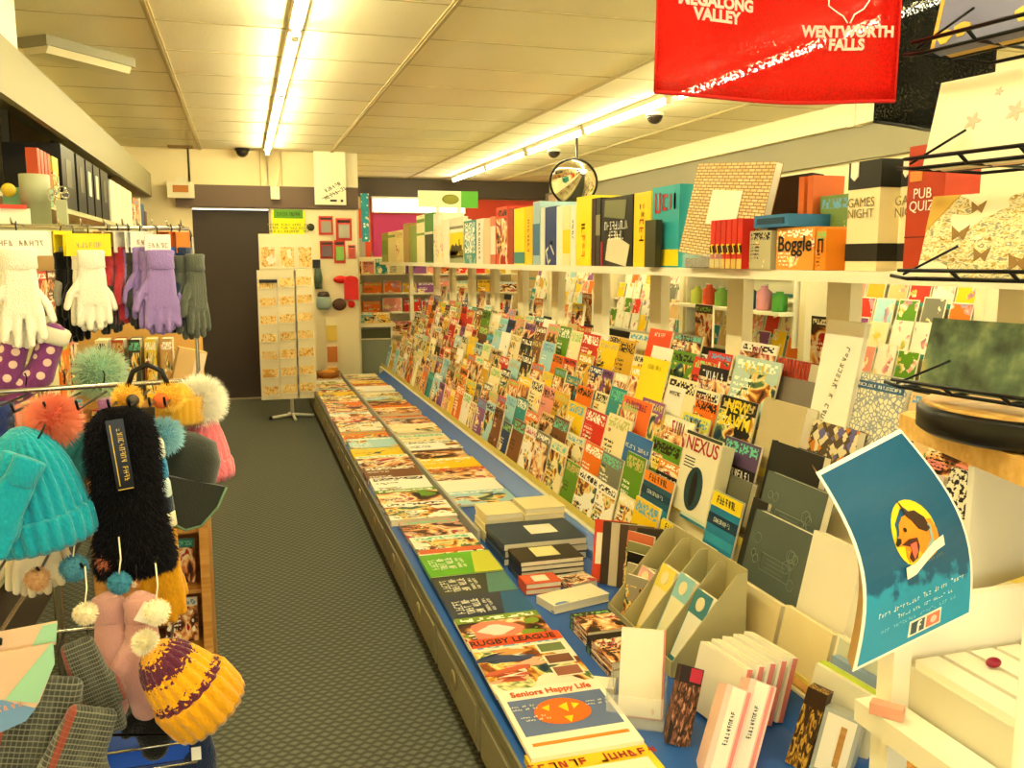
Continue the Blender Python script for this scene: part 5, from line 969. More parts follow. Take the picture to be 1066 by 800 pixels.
# slatted crate
t = thing('slatted_crate', 'white slatted wooden crate on white legs below the tent card', 'crate', (.82, .93, .0))
zt = .975
O('side_board', MB().box((.008, -.38, zt - .05), (.014, .76, .09)), mat('pale_grey_panel', 'd9d4bc', .5), t)
O('ledge_beam', MB().box((-.03, -.37, zt - .075), (.05, .78, .03)), PW, t)
for q in range(9): O('slat', MB().box((.022 + q * .044, -.39, zt), (.036, .74, .012)), PW, t)
O('back_board', MB().box((.19, .0, zt + .03), (.42, .014, .1)), PW, t); O('corner_post', MB().box((-.012, .0, zt + .0), (.028, .03, .13)), PW, t)
O('far_side_board', MB().box((.41, -.38, zt + .0), (.014, .76, .12)), PW, t)
for x, y in ((-.03, -.02), (.39, -.02), (-.03, -.72), (.39, -.72)): O('leg', MB().box((x, y, (zt - .09) / 2), (.032, .032, zt - .09)), PW, t)
tag(O('eraser', MB().box((0, 0, .008), (.04, .018, .015)), mat('rose_eraser', 'e0a088', .6), None, (.775, .90, .9155), (0, 0, -.9)), 'small rose coloured stick on the corner of the crate', 'stationery')
tag(O('berry_charm', MB().ball((0, 0, .007), .009, sq=(1.2, .8, .75)), mat('berry_red', '8a1830', .3), None, (.90, .86, .982)), 'small dark red charm on the crate slats', 'charm')
# tent card ---------------------------------------------------
TL, BL, BR, TR = Vector((.594, .821, 1.268)), Vector((.637, .797, 1.042)), Vector((.842, .844, 1.067)), Vector((.761, .891, 1.295))
nrm = (BR - BL).cross(TL - BL).normalized()
def cp(u, v, d=0.0):       # point on the bowed card face
    a = BL.lerp(BR, u); b = TL.lerp(TR, u); q = a.lerp(b, v); s = math.sin(PI * v)
    return q + Vector((.030, -.006, .0)) * s * (1 + .15 * u) + nrm * d
def sheet(u0, u1, v0, v1, d, n=14, thick=.0012):
    mb = MB(); V = []
    for dd in (d, d - thick):
        for j in range(n + 1):
            for i in range(5): V.append(cp(u0 + (u1 - u0) * i / 4, v0 + (v1 - v0) * j / n, dd))
    K = 5 * (n + 1); Fs = []
    for j in range(n):
        for i in range(4): a = j * 5 + i; Fs += [(a, a + 1, a + 6, a + 5), (K + a, K + a + 5, K + a + 6, K + a + 1)]
    for i in range(4): Fs += [(i, K + i, K + i + 1, i + 1), (n * 5 + i, n * 5 + i + 1, K + n * 5 + i + 1, K + n * 5 + i)]
    for j in range(n): a = j * 5; Fs += [(a, a + 5, K + a + 5, K + a), (a + 4, K + a + 4, K + a + 9, a + 9)]
    mb.idx(V, Fs, 0, False); return mb
def shape(poly, d, th=.0006):
    mb = MB(); n_ = len(poly); V = [cp(u, v, d) for u, v in poly] + [cp(u, v, d - th) for u, v in poly]
    mb.idx(V, [tuple(range(n_)), tuple(reversed(range(n_, 2 * n_)))] + [(j, n_ + j, n_ + (j + 1) % n_, (j + 1) % n_) for j in range(n_)], 0, False); return mb
t = thing('tent_card', 'blue bowed tent card with a dog head emblem in a yellow oval', 'sign', (0, 0, 0))
O('card', sheet(0, 1, 0, 1, 0), mat('card_white_edge', 'f6f0da', .5), t)
cbm = mat('tent_card_blue', '10607f', .3); n, l, p = nodes(cbm); tc = n.new('ShaderNodeTexCoord'); sxx = n.new('ShaderNodeSeparateXYZ'); l.new(tc.outputs['Object'], sxx.inputs[0]); no = n.new('ShaderNodeTexNoise'); no.inputs['Scale'].default_value = 42; no.inputs['Detail'].default_value = 6; l.new(tc.outputs['Object'], no.inputs[0])
f = MM(n, l, 'ADD', MM(n, l, 'MULTIPLY', MM(n, l, 'SUBTRACT', sxx.outputs[2], 1.128), 14.0), MM(n, l, 'MULTIPLY', no.outputs[0], 1.0)); cr = n.new('ShaderNodeValToRGB'); cr.color_ramp.elements[0].position = .42; cr.color_ramp.elements[0].color = lin('2293b8'); cr.color_ramp.elements[1].position = .55; cr.color_ramp.elements[1].color = lin('0d5378'); l.new(f, cr.inputs[0]); l.new(cr.outputs[0], p.inputs[0])
O('blue_print', sheet(.025, .975, .018, .982, .0008, thick=.0006), cbm, t)
ell = lambda cu, cv, ru, rv, n_=28: [(cu + ru * math.cos(2 * PI * j / n_), cv + rv * math.sin(2 * PI * j / n_)) for j in range(n_)]
O('yellow_oval', shape(ell(.53, .56, .2, .165), .0013), mat('logo_yellow', 'f4cc1c', .45), t)
O('dog_head', shape([(.345, .56), (.39, .585), (.42, .63), (.47, .655), (.55, .66), (.62, .64), (.66, .6), (.71, .59), (.73, .53), (.72, .45), (.66, .42), (.56, .4), (.55, .45), (.51, .47), (.46, .47), (.42, .43), (.4, .47), (.41, .52), (.36, .53)], .0019), mat('logo_orange', 'ea8a1c', .45), t)
O('dog_ear', shape([(.50, .74), (.53, .67), (.60, .66), (.66, .61), (.67, .55), (.63, .54), (.57, .57), (.54, .62), (.51, .65)], .0025), mat('logo_brown', '3a2314', .5), t)
O('dog_nose', shape([(.33, .55), (.36, .575), (.39, .565), (.38, .545), (.34, .535)], .0026), BLACK, t)
O('dog_mouth', shape([(.38, .535), (.46, .545), (.53, .535), (.53, .49), (.49, .44), (.44, .43), (.42, .46), (.47, .5), (.42, .52)], .0025), mat('logo_mouth', '4a1c10', .5), t); O('dog_tongue', shape([(.45, .52), (.51, .52), (.5, .47), (.46, .44), (.45, .47)], .003), mat('logo_tongue', 'c8604a', .5), t)
O('dog_eye', shape(ell(.45, .595, .014, .012, 10), .0026), BLACK, t); O('dog_collar', shape([(.66, .575), (.685, .57), (.67, .48), (.58, .425), (.56, .44), (.65, .5)], .0025), mat('logo_collar', '8fa8a0', .4), t)
O('ribbon', shape([(.37, .36), (.45, .365), (.55, .4), (.65, .43), (.75, .44), (.76, .49), (.66, .48), (.55, .45), (.46, .42), (.37, .42)], .0031), mat('logo_ribbon', 'f3ecd0', .5), t)
def card_text(s, u, v, w_, m_, hgt):
    # letter-like strokes following the card
    rr_ = random.Random(len(s) * 7 + int(v * 100)); mb = MB(); k = len(s)
    for i, ch in enumerate(s):
        if ch == ' ': continue
        uu = u - w_ / 2 + w_ * i / k; du = w_ / k * .55; hh = hgt * (1 if ch.isupper() else .65)
        for q in range(2):
            b = rr_.randrange(4)
            P4 = [(uu, v), (uu + du * .3, v), (uu + du * .3, v + hh), (uu, v + hh)] if b == 0 else [(uu + du * .7, v), (uu + du, v), (uu + du, v + hh), (uu + du * .7, v + hh)] if b == 1 else [(uu, v + hh * .75), (uu + du, v + hh * .75), (uu + du, v + hh), (uu, v + hh)] if b == 2 else [(uu, v), (uu + du, v), (uu + du, v + hh * .25), (uu, v + hh * .25)]
            V = [cp(a, b_, .0018 + .0001 * q) for a, b_ in P4]; mb.face(V, 0)
    O('lettering', mb, m_, t)
card_text('Hand Decorated Dog Treat Range', .52, .225, .78, WINK, .026); card_text('Check out our range at', .55, .18, .5, WINK, .022); card_text('www facebook treats com au', .5, .14, .66, mat('pale_blue_ink', '9ad0dc', .5), .022)
for v_ in (0,): card_text('The Dog Bakery', .56, .395, .34, mat('ribbon_ink', '8a7a5a', .5), .02)
O('icon_panel', shape([(.42, .045), (.70, .045), (.70, .125), (.42, .125)], .0016), WHITE, t); O('icon_dark', shape([(.435, .055), (.55, .055), (.55, .115), (.435, .115)], .0022), mat('icon_slate', '4a5a60', .5), t); O('icon_rose', shape([(.57, .055), (.685, .055), (.685, .115), (.57, .115)], .0022), mat('icon_rose', 'd8785a', .5), t)
O('icon_letter', shape([(.485, .055), (.5, .055), (.5, .085), (.515, .085), (.515, .093), (.5, .093), (.505, .105), (.52, .107), (.52, .113), (.495, .112), (.485, .1)], .0028), WHITE, t)
O('icon_ring', shape(ell(.628, .085, .028, .018, 16), .0026), mat('icon_pale', 'f0c8b0', .5), t)
# back flap, bowed the other way, meets the front at the left edge
V = []; Fs = []; N_ = 14
dd = Vector((.075, .085, -.0))
for j in range(N_ + 1):
    v = j / N_; a = cp(0, v, -.0012); b = a + Vector((.0, .012, 0)) + dd * (.25 + .2 * math.sin(PI * v)); V += [a, b, b + Vector((.0012, .001, 0)), a + Vector((.0016, .001, 0))]
for j in range(N_):
    k = j * 4
    for q in range(4): Fs.append((k + q, k + (q + 1) % 4, k + 4 + (q + 1) % 4, k + 4 + q))
mb = MB(); mb.idx(V, Fs, 0, False); O('back_flap', mb, mat('kraft_card_back', 'b08a4a', .6), t)

# wire tier display with journals
SX, SY = 1.08, .98
t = thing('wire_display', 'black wire tiered display on a round base', 'display stand', (SX, SY, 1.2505))
O('round_base', MB().lathe([(0, 0.001), (.155, .001), (.165, .008), (.165, .035), (.158, .042), (0, .042)], 56), BLACK, t); O('pine_disc', MB().lathe([(.0, .042), (.158, .042), (.15, .047), (0, .047)], 56), WOOD, t)
O('pole', MB().tube([(0.04, .02, .04), (.04, .02, .75)], .008), BWIRE, t)
AZ = math.radians(-81); AX = Vector((math.cos(AZ), math.sin(AZ), 0)); AY = Vector((-AX.y, AX.x, 0))
L0 = Vector((.918 - SX, 1.068 - SY, 0))          # far left corner of every tier
ZT_ = (.066, .222, .375, .53)
for q, z in enumerate(ZT_):
    def W_(*pts, r=.0028):
        return MB().tube([L0 + AX * x + AY * y + Vector((0, 0, z + dz)) for x, y, dz in pts], r, 6)
    O('wire_rim', W_((-.03, -.01, .004), (.0, -.012, 0), (.34, -.012, 0), (.34, .13, .0), (0, .13, 0), (0, -.012, 0)), BWIRE, t)
    O('front_wire', W_((.0, -.03, .012), (.34, -.03, .012)), BWIRE, t)
    for x in (.085, .17, .255): O('cross_wire', W_((x, -.03, .012), (x, -.012, 0), (x, .13, 0)), BWIRE, t)
    O('stay_wire', W_((0.0, -.02, .006), (.07, .0, .045), r=.0018), BWIRE, t); O('long_wire', W_((0, .05, 0), (.34, .05, 0)), BWIRE, t)
def boxon(label, q, x0, x1, h, m_, edge, tilt=-13, y=.0, extra=None):
    base = Vector((SX, SY, 1.2505)) + L0 + AX * ((x0 + x1) / 2) + AY * y + Vector((0, 0, ZT_[q] + .0032))
    t2 = thing('gift_box', label, 'box', base, (math.radians(tilt), 0, AZ))
    O('lid', MB().box((0, .011, h / 2), (x1 - x0, .022, h)), m_, t2, col='efe6c6'); O('tray', MB().box((0, .03, h / 2), (x1 - x0 - .006, .016, h - .006)), edge, t2)
    if extra: extra(t2, x1 - x0, h)
    return t2
jm = cover_mat('butterfly_paper', pic=.5, text=False, scale=26, head=1.0, ramp=[(.3, '8a6a34'), (.42, 'c8b070'), (.52, 'efe4ba'), (.62, '8f8a74')])
def butterflies(t2, w_, h):
    for x, z, s in ((-.06, .06, 1), (-.02, .03, .9), (.035, .02, 1.1), (-.04, .095, .8), (.05, .09, .7), (.09, .05, .8)):
        O('butterfly', MB().prism([(x - .014 * s, z + .012 * s), (x, z + .002), (x + .014 * s, z + .012 * s), (x + .009 * s, z - .009 * s), (x, z - .002), (x - .009 * s, z - .009 * s)], -.0012, 0), mat('bronze_print', '8a6a3a', .5), t2)
    O('corner_band', MB().prism([(-w_ / 2, h), (-w_ / 2 + .045, h), (-w_ / 2, h - .05)], -.0012, 0), mat('gold_card', 'c8a24a', .4), t2)
boxon('cream gift box with bronze butterflies on the second wire tier up', 1, .005, .235, .115, jm, mat('beige_tray', 'd8cba0', .5), extra=butterflies)
fl = cover_mat('pale_blossom_paper', pic=.2, text=False, scale=8, ramp=[(.35, 'd8b090'), (.5, 'f6eed8'), (.65, 'e8c8b8')])
def blossoms(t2, w_, h):
    for x, z, s in ((-.05, .055, 1), (.01, .06, 1.1), (-.02, .09, .5), (.05, .03, .5), (.07, .08, .6)): O('blossom', MB().prism([(x + .009 * s * (1 + .45 * math.cos(5 * b)) * math.cos(b), z + .009 * s * (1 + .45 * math.cos(5 * b)) * math.sin(b)) for b in [j * PI / 10 for j in range(20)]], -.0012, 0), mat('blossom_pink', 'e8b4a0', .5), t2)
boxon('white gift box with tiny pink blossoms on the third wire tier up', 2, .005, .235, .118, fl, mat('blush_tray', 'e8c4a8', .5), extra=blossoms)
def gb(t2, w_, h):
    O('gold_edge', MB().box((-w_ / 2 + .004, -.0008, h / 2), (.006, .0012, h)), mat('gold_card', 'c8a24a', .4), t2)
    for x, z in ((-w_ / 2 + .02, .015), (-w_ / 2 + .045, .02), (-w_ / 2 + .02, .09), (-.03, .075), (.01, .02), (.035, .03), (.06, .045), (.08, .03)): O('gold_motif', MB().prism([(x + .012 * math.cos(b) * (1 + .3 * math.sin(3 * b)), z + .01 * math.sin(b)) for b in [j * PI / 5 for j in range(10)]], -.0012, 0), mat('yellow_gold_print', 'dcb84a', .4), t2)
boxon('slate blue gift box with gold leaf motifs at the top right corner', 3, .005, .25, .12, mat('slate_blue_box', '6f7290', .45), _m['gold_card'], extra=gb)
gg = mat('dark_green_map_print', '5a6a50', .15); n, l, p = nodes(gg); no = n.new('ShaderNodeTexNoise'); no.inputs['Scale'].default_value = 22; no.inputs['Detail'].default_value = 6; tc = n.new('ShaderNodeTexCoord'); l.new(tc.outputs['Object'], no.inputs[0]); cr = n.new('ShaderNodeValToRGB'); st = [(.35, '2f3a30'), (.50, '4c5f48'), (.62, '6f7e5c'), (.75, 'b89a44')]
while len(cr.color_ramp.elements) < 4: cr.color_ramp.elements.new(.5)
for e, (a, c) in zip(cr.color_ramp.elements, st): e.position = a; e.color = lin(c)
l.new(no.outputs[0], cr.inputs[0]); l.new(cr.outputs[0], p.inputs[0])
boxon('dark green glossy gift box with faint gold drawings just above the round base', 0, .02, .26, .1, gg, mat('dark_tray', '2a3026', .4))

# tea towels hanging from a line ---------------------------------
def towel(name, label, x0, x1, y0, y1, zb, ztop, m_, texts, wave=.012, edge=None):
    t = thing(name, label, 'tea towel', ((x0 + x1) / 2, (y0 + y1) / 2, zb)); N1, N2 = 30, 14; L = math.hypot(x1 - x0, y1 - y0)
    d = Vector((x1 - x0, y1 - y0, 0)).normalized(); nn = Vector((d.y, -d.x, 0)); H_ = ztop - zb
    def pt(u, v, o=0): return d * (u - .5) * L + Vector((0, 0, v * H_ - .006 * math.sin(u * 4.5) * (1 - v))) + nn * (wave * math.sin(u * 7 + v) * (1 - .4 * v) + o)
    mb = MB(); V = [pt(i / N1, j / N2) for j in range(N2 + 1) for i in range(N1 + 1)]
    mb.idx(V, [(j * (N1 + 1) + i, j * (N1 + 1) + i + 1, (j + 1) * (N1 + 1) + i + 1, (j + 1) * (N1 + 1) + i) for j in range(N2) for i in range(N1)])
    o = O('cloth', mb, m_, t); so = o.modifiers.new('t', 'SOLIDIFY'); so.thickness = .0012
    ang = math.atan2(d.y, d.x)
    for s, u, v, size, m2 in texts:
        me = textmesh(s, m2, size, .0002, bold=.0012).copy(); 
        for vx in me.vertices:
            a, b = vx.co.x, vx.co.y; uu = u + a / L; vvv = v + b / H_; vx.co = pt(uu, vvv, .0022)
        O('lettering', me, None, t)
    if edge:
        hb = MB().tube([pt(i / N1, 0, 0) for i in range(N1 + 1)], .003, 6); O('hem', hb, edge, t)
    return t, pt
def cloth(nm, col, tr):
    m = mat(nm, col, .85, spec=.1); n, l, p = nodes(m); out = n['Material Output']
    tc = n.new('ShaderNodeTexCoord'); no = n.new('ShaderNodeTexNoise'); no.inputs['Scale'].default_value = 260; no.inputs['Detail'].default_value = 2; l.new(tc.outputs['Object'], no.inputs[0])
    T_ = n.new('ShaderNodeBsdfTranslucent'); T_.inputs[0].default_value = lin(col); ms = n.new('ShaderNodeMixShader'); ms.inputs[0].default_value = .45; l.new(p.outputs[0], ms.inputs[1]); l.new(T_.outputs[0], ms.inputs[2])
    tp = n.new('ShaderNodeBsdfTransparent'); m2 = n.new('ShaderNodeMixShader'); l.new(MM(n, l, 'MULTIPLY', MM(n, l, 'GREATER_THAN', no.outputs[0], .5), tr * 2), m2.inputs[0]); l.new(ms.outputs[0], m2.inputs[1]); l.new(tp.outputs[0], m2.inputs[2]); l.new(m2.outputs[0], out.inputs[0]); return m
RC = cloth('sheer_red_cotton', 'd81c10', .11); BC = cloth('sheer_black_linen', '16170f', .10)
t, pt = towel('tea_towel', 'red tea towel printed with white place names hanging from the ceiling', .618, 1.052, 1.30, 1.30, 1.755, 2.2, RC, [('MEGALONG\nVALLEY', .225, .29, .024, WINK), ('WENTWORTH\nFALLS', .79, .225, .024, WINK)], edge=mat('red_hem', 'c01408', .8))
O('map_outline', MB().tube([pt(u, v, .002) for u, v in ((.71, .40), (.71, .34), (.75, .315), (.77, .305), (.79, .28))], .0012, 6).tube([pt(u, v, .002) for u, v in ((.80, .28), (.815, .31), (.85, .33), (.87, .36), (.87, .43))], .0012, 6), WINK, t)
O('hem', MB().tube([pt(0, j / 10) for j in range(11)], .002, 6).tube([pt(1, j / 10) for j in range(11)], .002, 6), _m['red_hem'], t)
t, pt = towel('tea_towel', 'black tea towel hanging behind the red one at the right', 1.05, 1.35, 1.34, 1.40, 1.735, 2.2, BC, [], edge=BLACK)
O('print_mark', MB().prism([(.05, .07), (.08, .065), (.085, .06), (.05, .055)], -.06, -.058), mat('pale_mint_print', 'cfe0b8', .5), t)
t = thing('towel_line', 'thin line hung from the ceiling that carries the tea towels', 'line', (1.0, 1.33, 2.2)); O('line', MB().tube([(-.5, 0, 0), (.6, .06, 0)], .003, 6), WHITE, t); O('drop', MB().tube([(-.5, 0, 0), (-.5, 0, ZC - 2.2)], .002, 6).tube([(.6, .06, 0), (.6, .06, ZC - 2.2)], .002, 6), WHITE, t)
# ================================================================ BACK WALL CORNER, FAR ROOM AND THE NEXT AISLE
t = thing('pegboard', 'cream pegboard panel with hanging red packs right of the dark door', 'pegboard', (.76, 9.965, 1.1)); O('board', MB().box((0, 0, 0), (.88, .03, 1.86)), mat('cream_pegboard', 'f3e4b8', .6), t)
O('edge_strip', MB().box((.445, -.01, 0), (.012, .04, 1.86)).box((-.445, -.01, 0), (.012, .04, 1.86)), WHITE, t)
def pack(label, x, z, w_, h, c, c2, lift=.03):
    t = thing('blister_pack', label, 'pack', (x, 9.94, z), group=None); O('backing_card', MB().box((0, 0, 0), (w_, .004, h)), mat('pack_' + c, c, .45), t); O('blister', MB().box((0, -.016, -h * .08), (w_ * .7, .028, h * .6)), mat('blister_' + c2, c2, .15), t); O('top_strip', MB().box((0, -.003, h * .36), (w_ * .8, .003, h * .12)), mat('pack_dark', '3a241a', .4), t)
RD = 'd8402c'
pack('red blister pack upper left on the pegboard', .88, 1.86, .15, .2, RD, '9a8f78'); pack('red blister pack upper right on the pegboard', 1.07, 1.82, .17, .24, RD, 'a8a088'); pack('dark centred red blister pack in the middle row, left', .88, 1.60, .14, .19, 'b83424', '6a5048'); pack('red framed pack with a green toy in the middle row', 1.02, 1.58, .12, .25, RD, '7fae3a'); pack('small coral pack at the right of the middle row', 1.15, 1.58, .08, .15, 'e8705a', 'c8503a')
t = thing('red_dispenser', 'bright red plastic tape dispenser shapes low on the pegboard', 'dispenser', (1.08, 9.92, 1.2)); O('upper', MB().ball((-.06, 0, .08), .06, sq=(1.3, .4, .7)), mat('glossy_red', 'd81e10', .3), t); O('lower', MB().box((.05, 0, -.03), (.15, .05, .22)).ball((.05, 0, .08), .07, sq=(1.1, .4, .6)), _m['glossy_red'], t)
t = thing('blue_tin', 'pale blue pot with a dark lid hooked on the pegboard', 'pot', (.83, 9.9, .96)); O('pot', MB().lathe([(.06, 0), (.08, .03), (.08, .12), (.06, .14)], 20), mat('pale_blue_pot', '9ab0a8', .4), t); O('lid', MB().lathe([(.065, .14), (.07, .15), (.05, .19), (0, .195)], 20), DARK, t)
t = thing('brown_pouch', 'brown pouch beside the pale blue pot', 'pouch', (1.0, 9.92, .95)); O('pouch', MB().ball((0, 0, .06), .075, sq=(1, .4, .9)), mat('brown_pouch', '5a3a2a', .6), t); O('flower', MB().ball((.13, 0, .06), .04, sq=(1, .5, 1)), mat('glossy_red', 'd81e10', .3), t)
t = thing('black_bottle', 'slim black and green bottle hanging by the card spinner', 'bottle', (.78, 9.9, 1.3)); O('body', MB().lathe([(.04, -.12), (.045, 0), (.03, .1), (0, .11)], 16), mat('green_black', '4a5a44', .4), t); O('cap', MB().box((-.02, 0, .15), (.09, .04, .09)), BLACK, t)
t = thing('notice', 'yellow notice with a green bordered heading at the pegboard top left', 'sign', (.49, 9.93, 1.86)); O('sheet', MB().box((0, 0, 0), (.34, .006, .3)), mat('fluorescent_yellow', 'f2f01a', .5), t); band(t, .0, .115, .3, .09, mat('notice_green', '5f9a1c', .5), .005); lettering('MENU DAYS', INK, t, (0, -.007, .115), .05, .9); lettering('price list here now\nopen all the week\nask at counter pls', _m['olive_emblem'], t, (0, -.006, -.03), .04)
tag(O('round_sticker', MB().lathe([(0, 0), (.04, 0), (.04, .006), (0, .006)], 20, M=Matrix.Rotation(PI / 2, 4, 'X')), mat('dark_sticker', '4a4428', .5), None, (.72, 9.945, 1.84)), 'small dark round sticker beside the yellow notice', 'sticker')
# spinner
t = thing('card_spinner', 'white card spinner with pockets of sticker packs on a cross foot', 'card spinner', (.40, 8.6, 0))
O('pole', MB().tube([(0, 0, .04), (0, 0, 1.72)], .016), WHITE, t)
for a in (0.1, 1.67, 3.24, 4.81): O('foot', MB().tube([(0, 0, .045), (.2 * math.cos(a), .2 * math.sin(a), .02)], .014), WHITE, t)
O('castor', MB().ball((-.2, -.02, .02), .02), BLACK, t)
O('top_board', MB().box((-.02, -.0, 1.55), (.46, .04, .36)), mat('ivory_board', 'f3e7bc', .5), t)
for s, xx in ((-1, -.19), (0, -.02), (1, .14)):
    O('column_frame', MB().box((xx, -.05, .8), (.175, .03, 1.2)), CREAM, t)
O('back_frame', MB().box((-.02, .08, .85), (.42, .03, 1.2)), CREAM, t)
O('hook_strip', MB().box((-.18, -.08, 1.30), (.16, .01, .03)), BLACK, t)
SPC = cover_mat('sticker_sheet', pic=.6, text=False, head=1.0, scale=6, frame=True, ramp=[(.3, 'b8762a'), (.42, 'e0a83a'), (.52, 'f3e0a0'), (.62, 'e8b860'), (.72, '9aa050')])
for ci, xx in enumerate((-.19, -.02, .14)):
    for r in range(7):
        c = ['ecc870', 'e0ac40', 'f0dca0', 'd09838', 'bca860', 'dcb858', 'e8c888'][(r * 3 + ci * 2) % 7]
        tag(O('sticker_pack', bookmesh(.15, .16, .012, SPC, 'sticker_pack'), None, None, (.40 + xx, 8.53 - .005, .24 + r * .165 + ci * .012), (-.12, 0, 0), c), 'sticker pack in the %s column of the spinner, %s pocket%s' % (['left', 'middle', 'right'][ci], ['lowest', 'second', 'third', 'middle', 'fifth', 'sixth', 'top'][r], ''), 'sticker pack', 'sticker packs in the spinner')
for q, (x, z, c) in enumerate([(-.17, 1.42, 'f3ead0'), (.0, 1.42, 'f6f0d0'), (.16, 1.42, 'efe0b0')]): tag(O('sticker_pack', bookmesh(.13, .2, .01, SPC, 'sticker_pack'), None, None, (.40 + x, 8.56, z), (-.04, 0, 0), c), '%s sheet on the board at the top of the card spinner' % ['left', 'middle', 'right'][q], 'sticker pack')
t = thing('low_rack', 'small side rack with orange packs between the spinner and the grey cabinet', 'rack', (.86, 9.4, 0)); O('frame', MB().box((0, .03, .45), (.12, .03, .9)).box((0, 0, .02), (.2, .2, .04)), CREAM, t)
for q in range(3): O('pocket_pack', MB().box((0, -.005, .3 + q * .22), (.1, .04, .16)), mat('side_pack_%d' % q, ['d8a030', 'c87830', 'e0c050'][q], .5), t)
# grey cabinet behind the counter end
t = thing('grey_cabinet', 'grey green fronted cabinet with a cream top at the far end of the counter', 'cabinet', (1.28, 10.42, 0)); O('body', MB().box((0, 0, .37), (.66, .5, .74)), mat('grey_green_front', '8f9680', .4), t); O('top_band', MB().box((0, -.255, .66), (.62, .012, .1)), mat('dark_olive_band', '4f5236', .5), t); O('frame', MB().box((-.325, -.26, .4), (.02, .02, .8)).box((.325, -.26, .4), (.02, .02, .8)).box((0, -.26, .6), (.65, .02, .012)), CREAM, t); O('top', MB().box((0, -.03, .76), (.72, .6, .04)), CREAM, t)
for q, (x, c, nm) in enumerate([(-.2, 'e9dcb0', 'cream'), (.02, '8fc0b8', 'aqua'), (.22, 'e8b83a', 'amber')]): tag(O('magazine', bookmesh(.2, .12, .03, COV, 'magazine'), None, None, (1.28 + x, 10.19, .78), (-.3, 0, 0), c), '%s publication propped on the grey cabinet' % nm, 'magazine')
tag(O('gift_basket', MB().lathe([(.1, 0), (.13, .07), (.12, .07), (.09, .01), (0, .01)], 24), wood('basket_brown', '8a5a24', 'b87a34'), None, (.80, 9.3, .285)), 'orange brown basket at the far end of the counter', 'basket')
tag(O('fruit_pack', MB().ball((0, 0, .035), .05, sq=(1.6, 1, .7)), mat('amber_wrap', 'd8922a', .4), None, (.80, 9.3, .30)), 'amber wrapped pack lying in the brown basket', 'pack')
# far room
t = thing('light_box', 'bright white light box high on the far red wall', 'light box', (2.45, 12.8, 2.25)); O('case', MB().box((0, .03, 0), (1.35, .08, .2)), WHITE, t); O('panel', MB().box((0, -.015, 0), (1.3, .012, .16)), mat('lit_panel', 'fff8e6', .5, emit=2.0), t)
O('reflector', MB().box((0, -.0, .11), (1.38, .16, .02)), WHITE, t)
tag(O('poster', MB().box((2.1, 12.87, 1.83), (.62, .02, .6)), mat('magenta_poster', 'c83a7a', .5)), 'magenta poster under the bright light box', 'poster')
tag(O('poster', MB().box((1.55, 12.87, 1.75), (.42, .02, .9)), mat('orange_red_poster', 'e0502a', .5)), 'orange red poster left of the magenta one', 'poster')
t = thing('printed_panel', 'grey printed panel low on the far wall', 'sign', (1.52, 12.8, 1.62)); O('panel', MB().box((0, 0, 0), (.3, .03, .35)), mat('grey_print', 'b0a898', .5), t)
t = thing('far_shelf', 'cream far shelving full of brightly coloured packs', 'shelving', (2.45, 11.8, 0))
O('back', MB().box((0, .3, .78), (2.3, .03, 1.5)), CREAM, t)
for q, z_ in enumerate((.06, .5, .8, 1.05, 1.3)): O('shelf', MB().box((0, .12, z_), (2.3, .36, .02)), CREAM, t)
for q, z_ in enumerate((.5, .8, 1.05, 1.3)):
    x = -1.12
    while x < .9:
        w_ = R.uniform(.14, .3); c = R.choice(['orange', 'cream', 'red', 'mustard', 'pink', 'purple', 'brown', 'white', 'teal'])
        tag(O('stationery_pack', bookmesh(round(w_, 2), round(R.uniform(.13, .2), 2), .05, R.choice([COV2, COV3, CARD]), 'stationery_pack'), None, None, (2.45 + x + w_ / 2, 11.78 - .0, z_ + .011), (0, 0, 0), NAMED[c]), uniq('%s pack on the %s far cream shelf' % (c, ['low', 'middle', 'upper', 'top'][q])), 'pack', 'packs on the far shelving'); x += w_ + .02
tag(O('wall_sticker', MB().box((4.33, 12.4, 2.3), (.04, .3, .25)), mat('pink_cream_sign', 'e8c8a8', .5)), 'pale pink square at the far right corner under the header', 'sign')
# ---- next aisle: greeting card racks
t = thing('card_wall_rack', 'long white greeting card rack in the next aisle', 'display rack', (0, 0, 0)); Y0_, Y1_ = 2.3, 10.8
O('back', MB().box((3.62, (Y0_ + Y1_) / 2, .85), (.03, Y1_ - Y0_, 1.7)), mat('ivory_rack_back', 'f0e7c4', .6), t)
O('base', MB().box((3.45, (Y0_ + Y1_) / 2, .4), (.42, Y1_ - Y0_, .8)), CREAM, t); O('black_lip', MB().box((3.235, (Y0_ + Y1_) / 2, .83), (.02, Y1_ - Y0_, .07)), BLACK, t)
NR = 6
for r in range(NR): O('card_step', MB().box((3.30 + r * .045, (Y0_ + Y1_) / 2, .865 + r * .13), (.05, Y1_ - Y0_, .008)).box((3.276 + r * .045, (Y0_ + Y1_) / 2, .875 + r * .13), (.003, Y1_ - Y0_, .02)), mat('teal_step', '4f9a86', .5) if r % 2 else WHITE, t)
for yy in (3.35, 4.72, 6.3, 7.9, 9.5): O('divider', MB().box((3.44, yy, 1.25), (.36, .06, .9)), CREAM, t)
cc = ['cream', 'white', 'yellow', 'pink', 'pale blue', 'green', 'white', 'orange', 'cream', 'red', 'teal', 'white', 'cream']
def seg(y): return ['before the first divider', 'after the first divider', 'after the second divider', 'after the third divider', 'after the fourth divider', 'beyond the last divider'][sum(y > a for a in (3.35, 4.72, 6.3, 7.9, 9.5))]
cu = {}
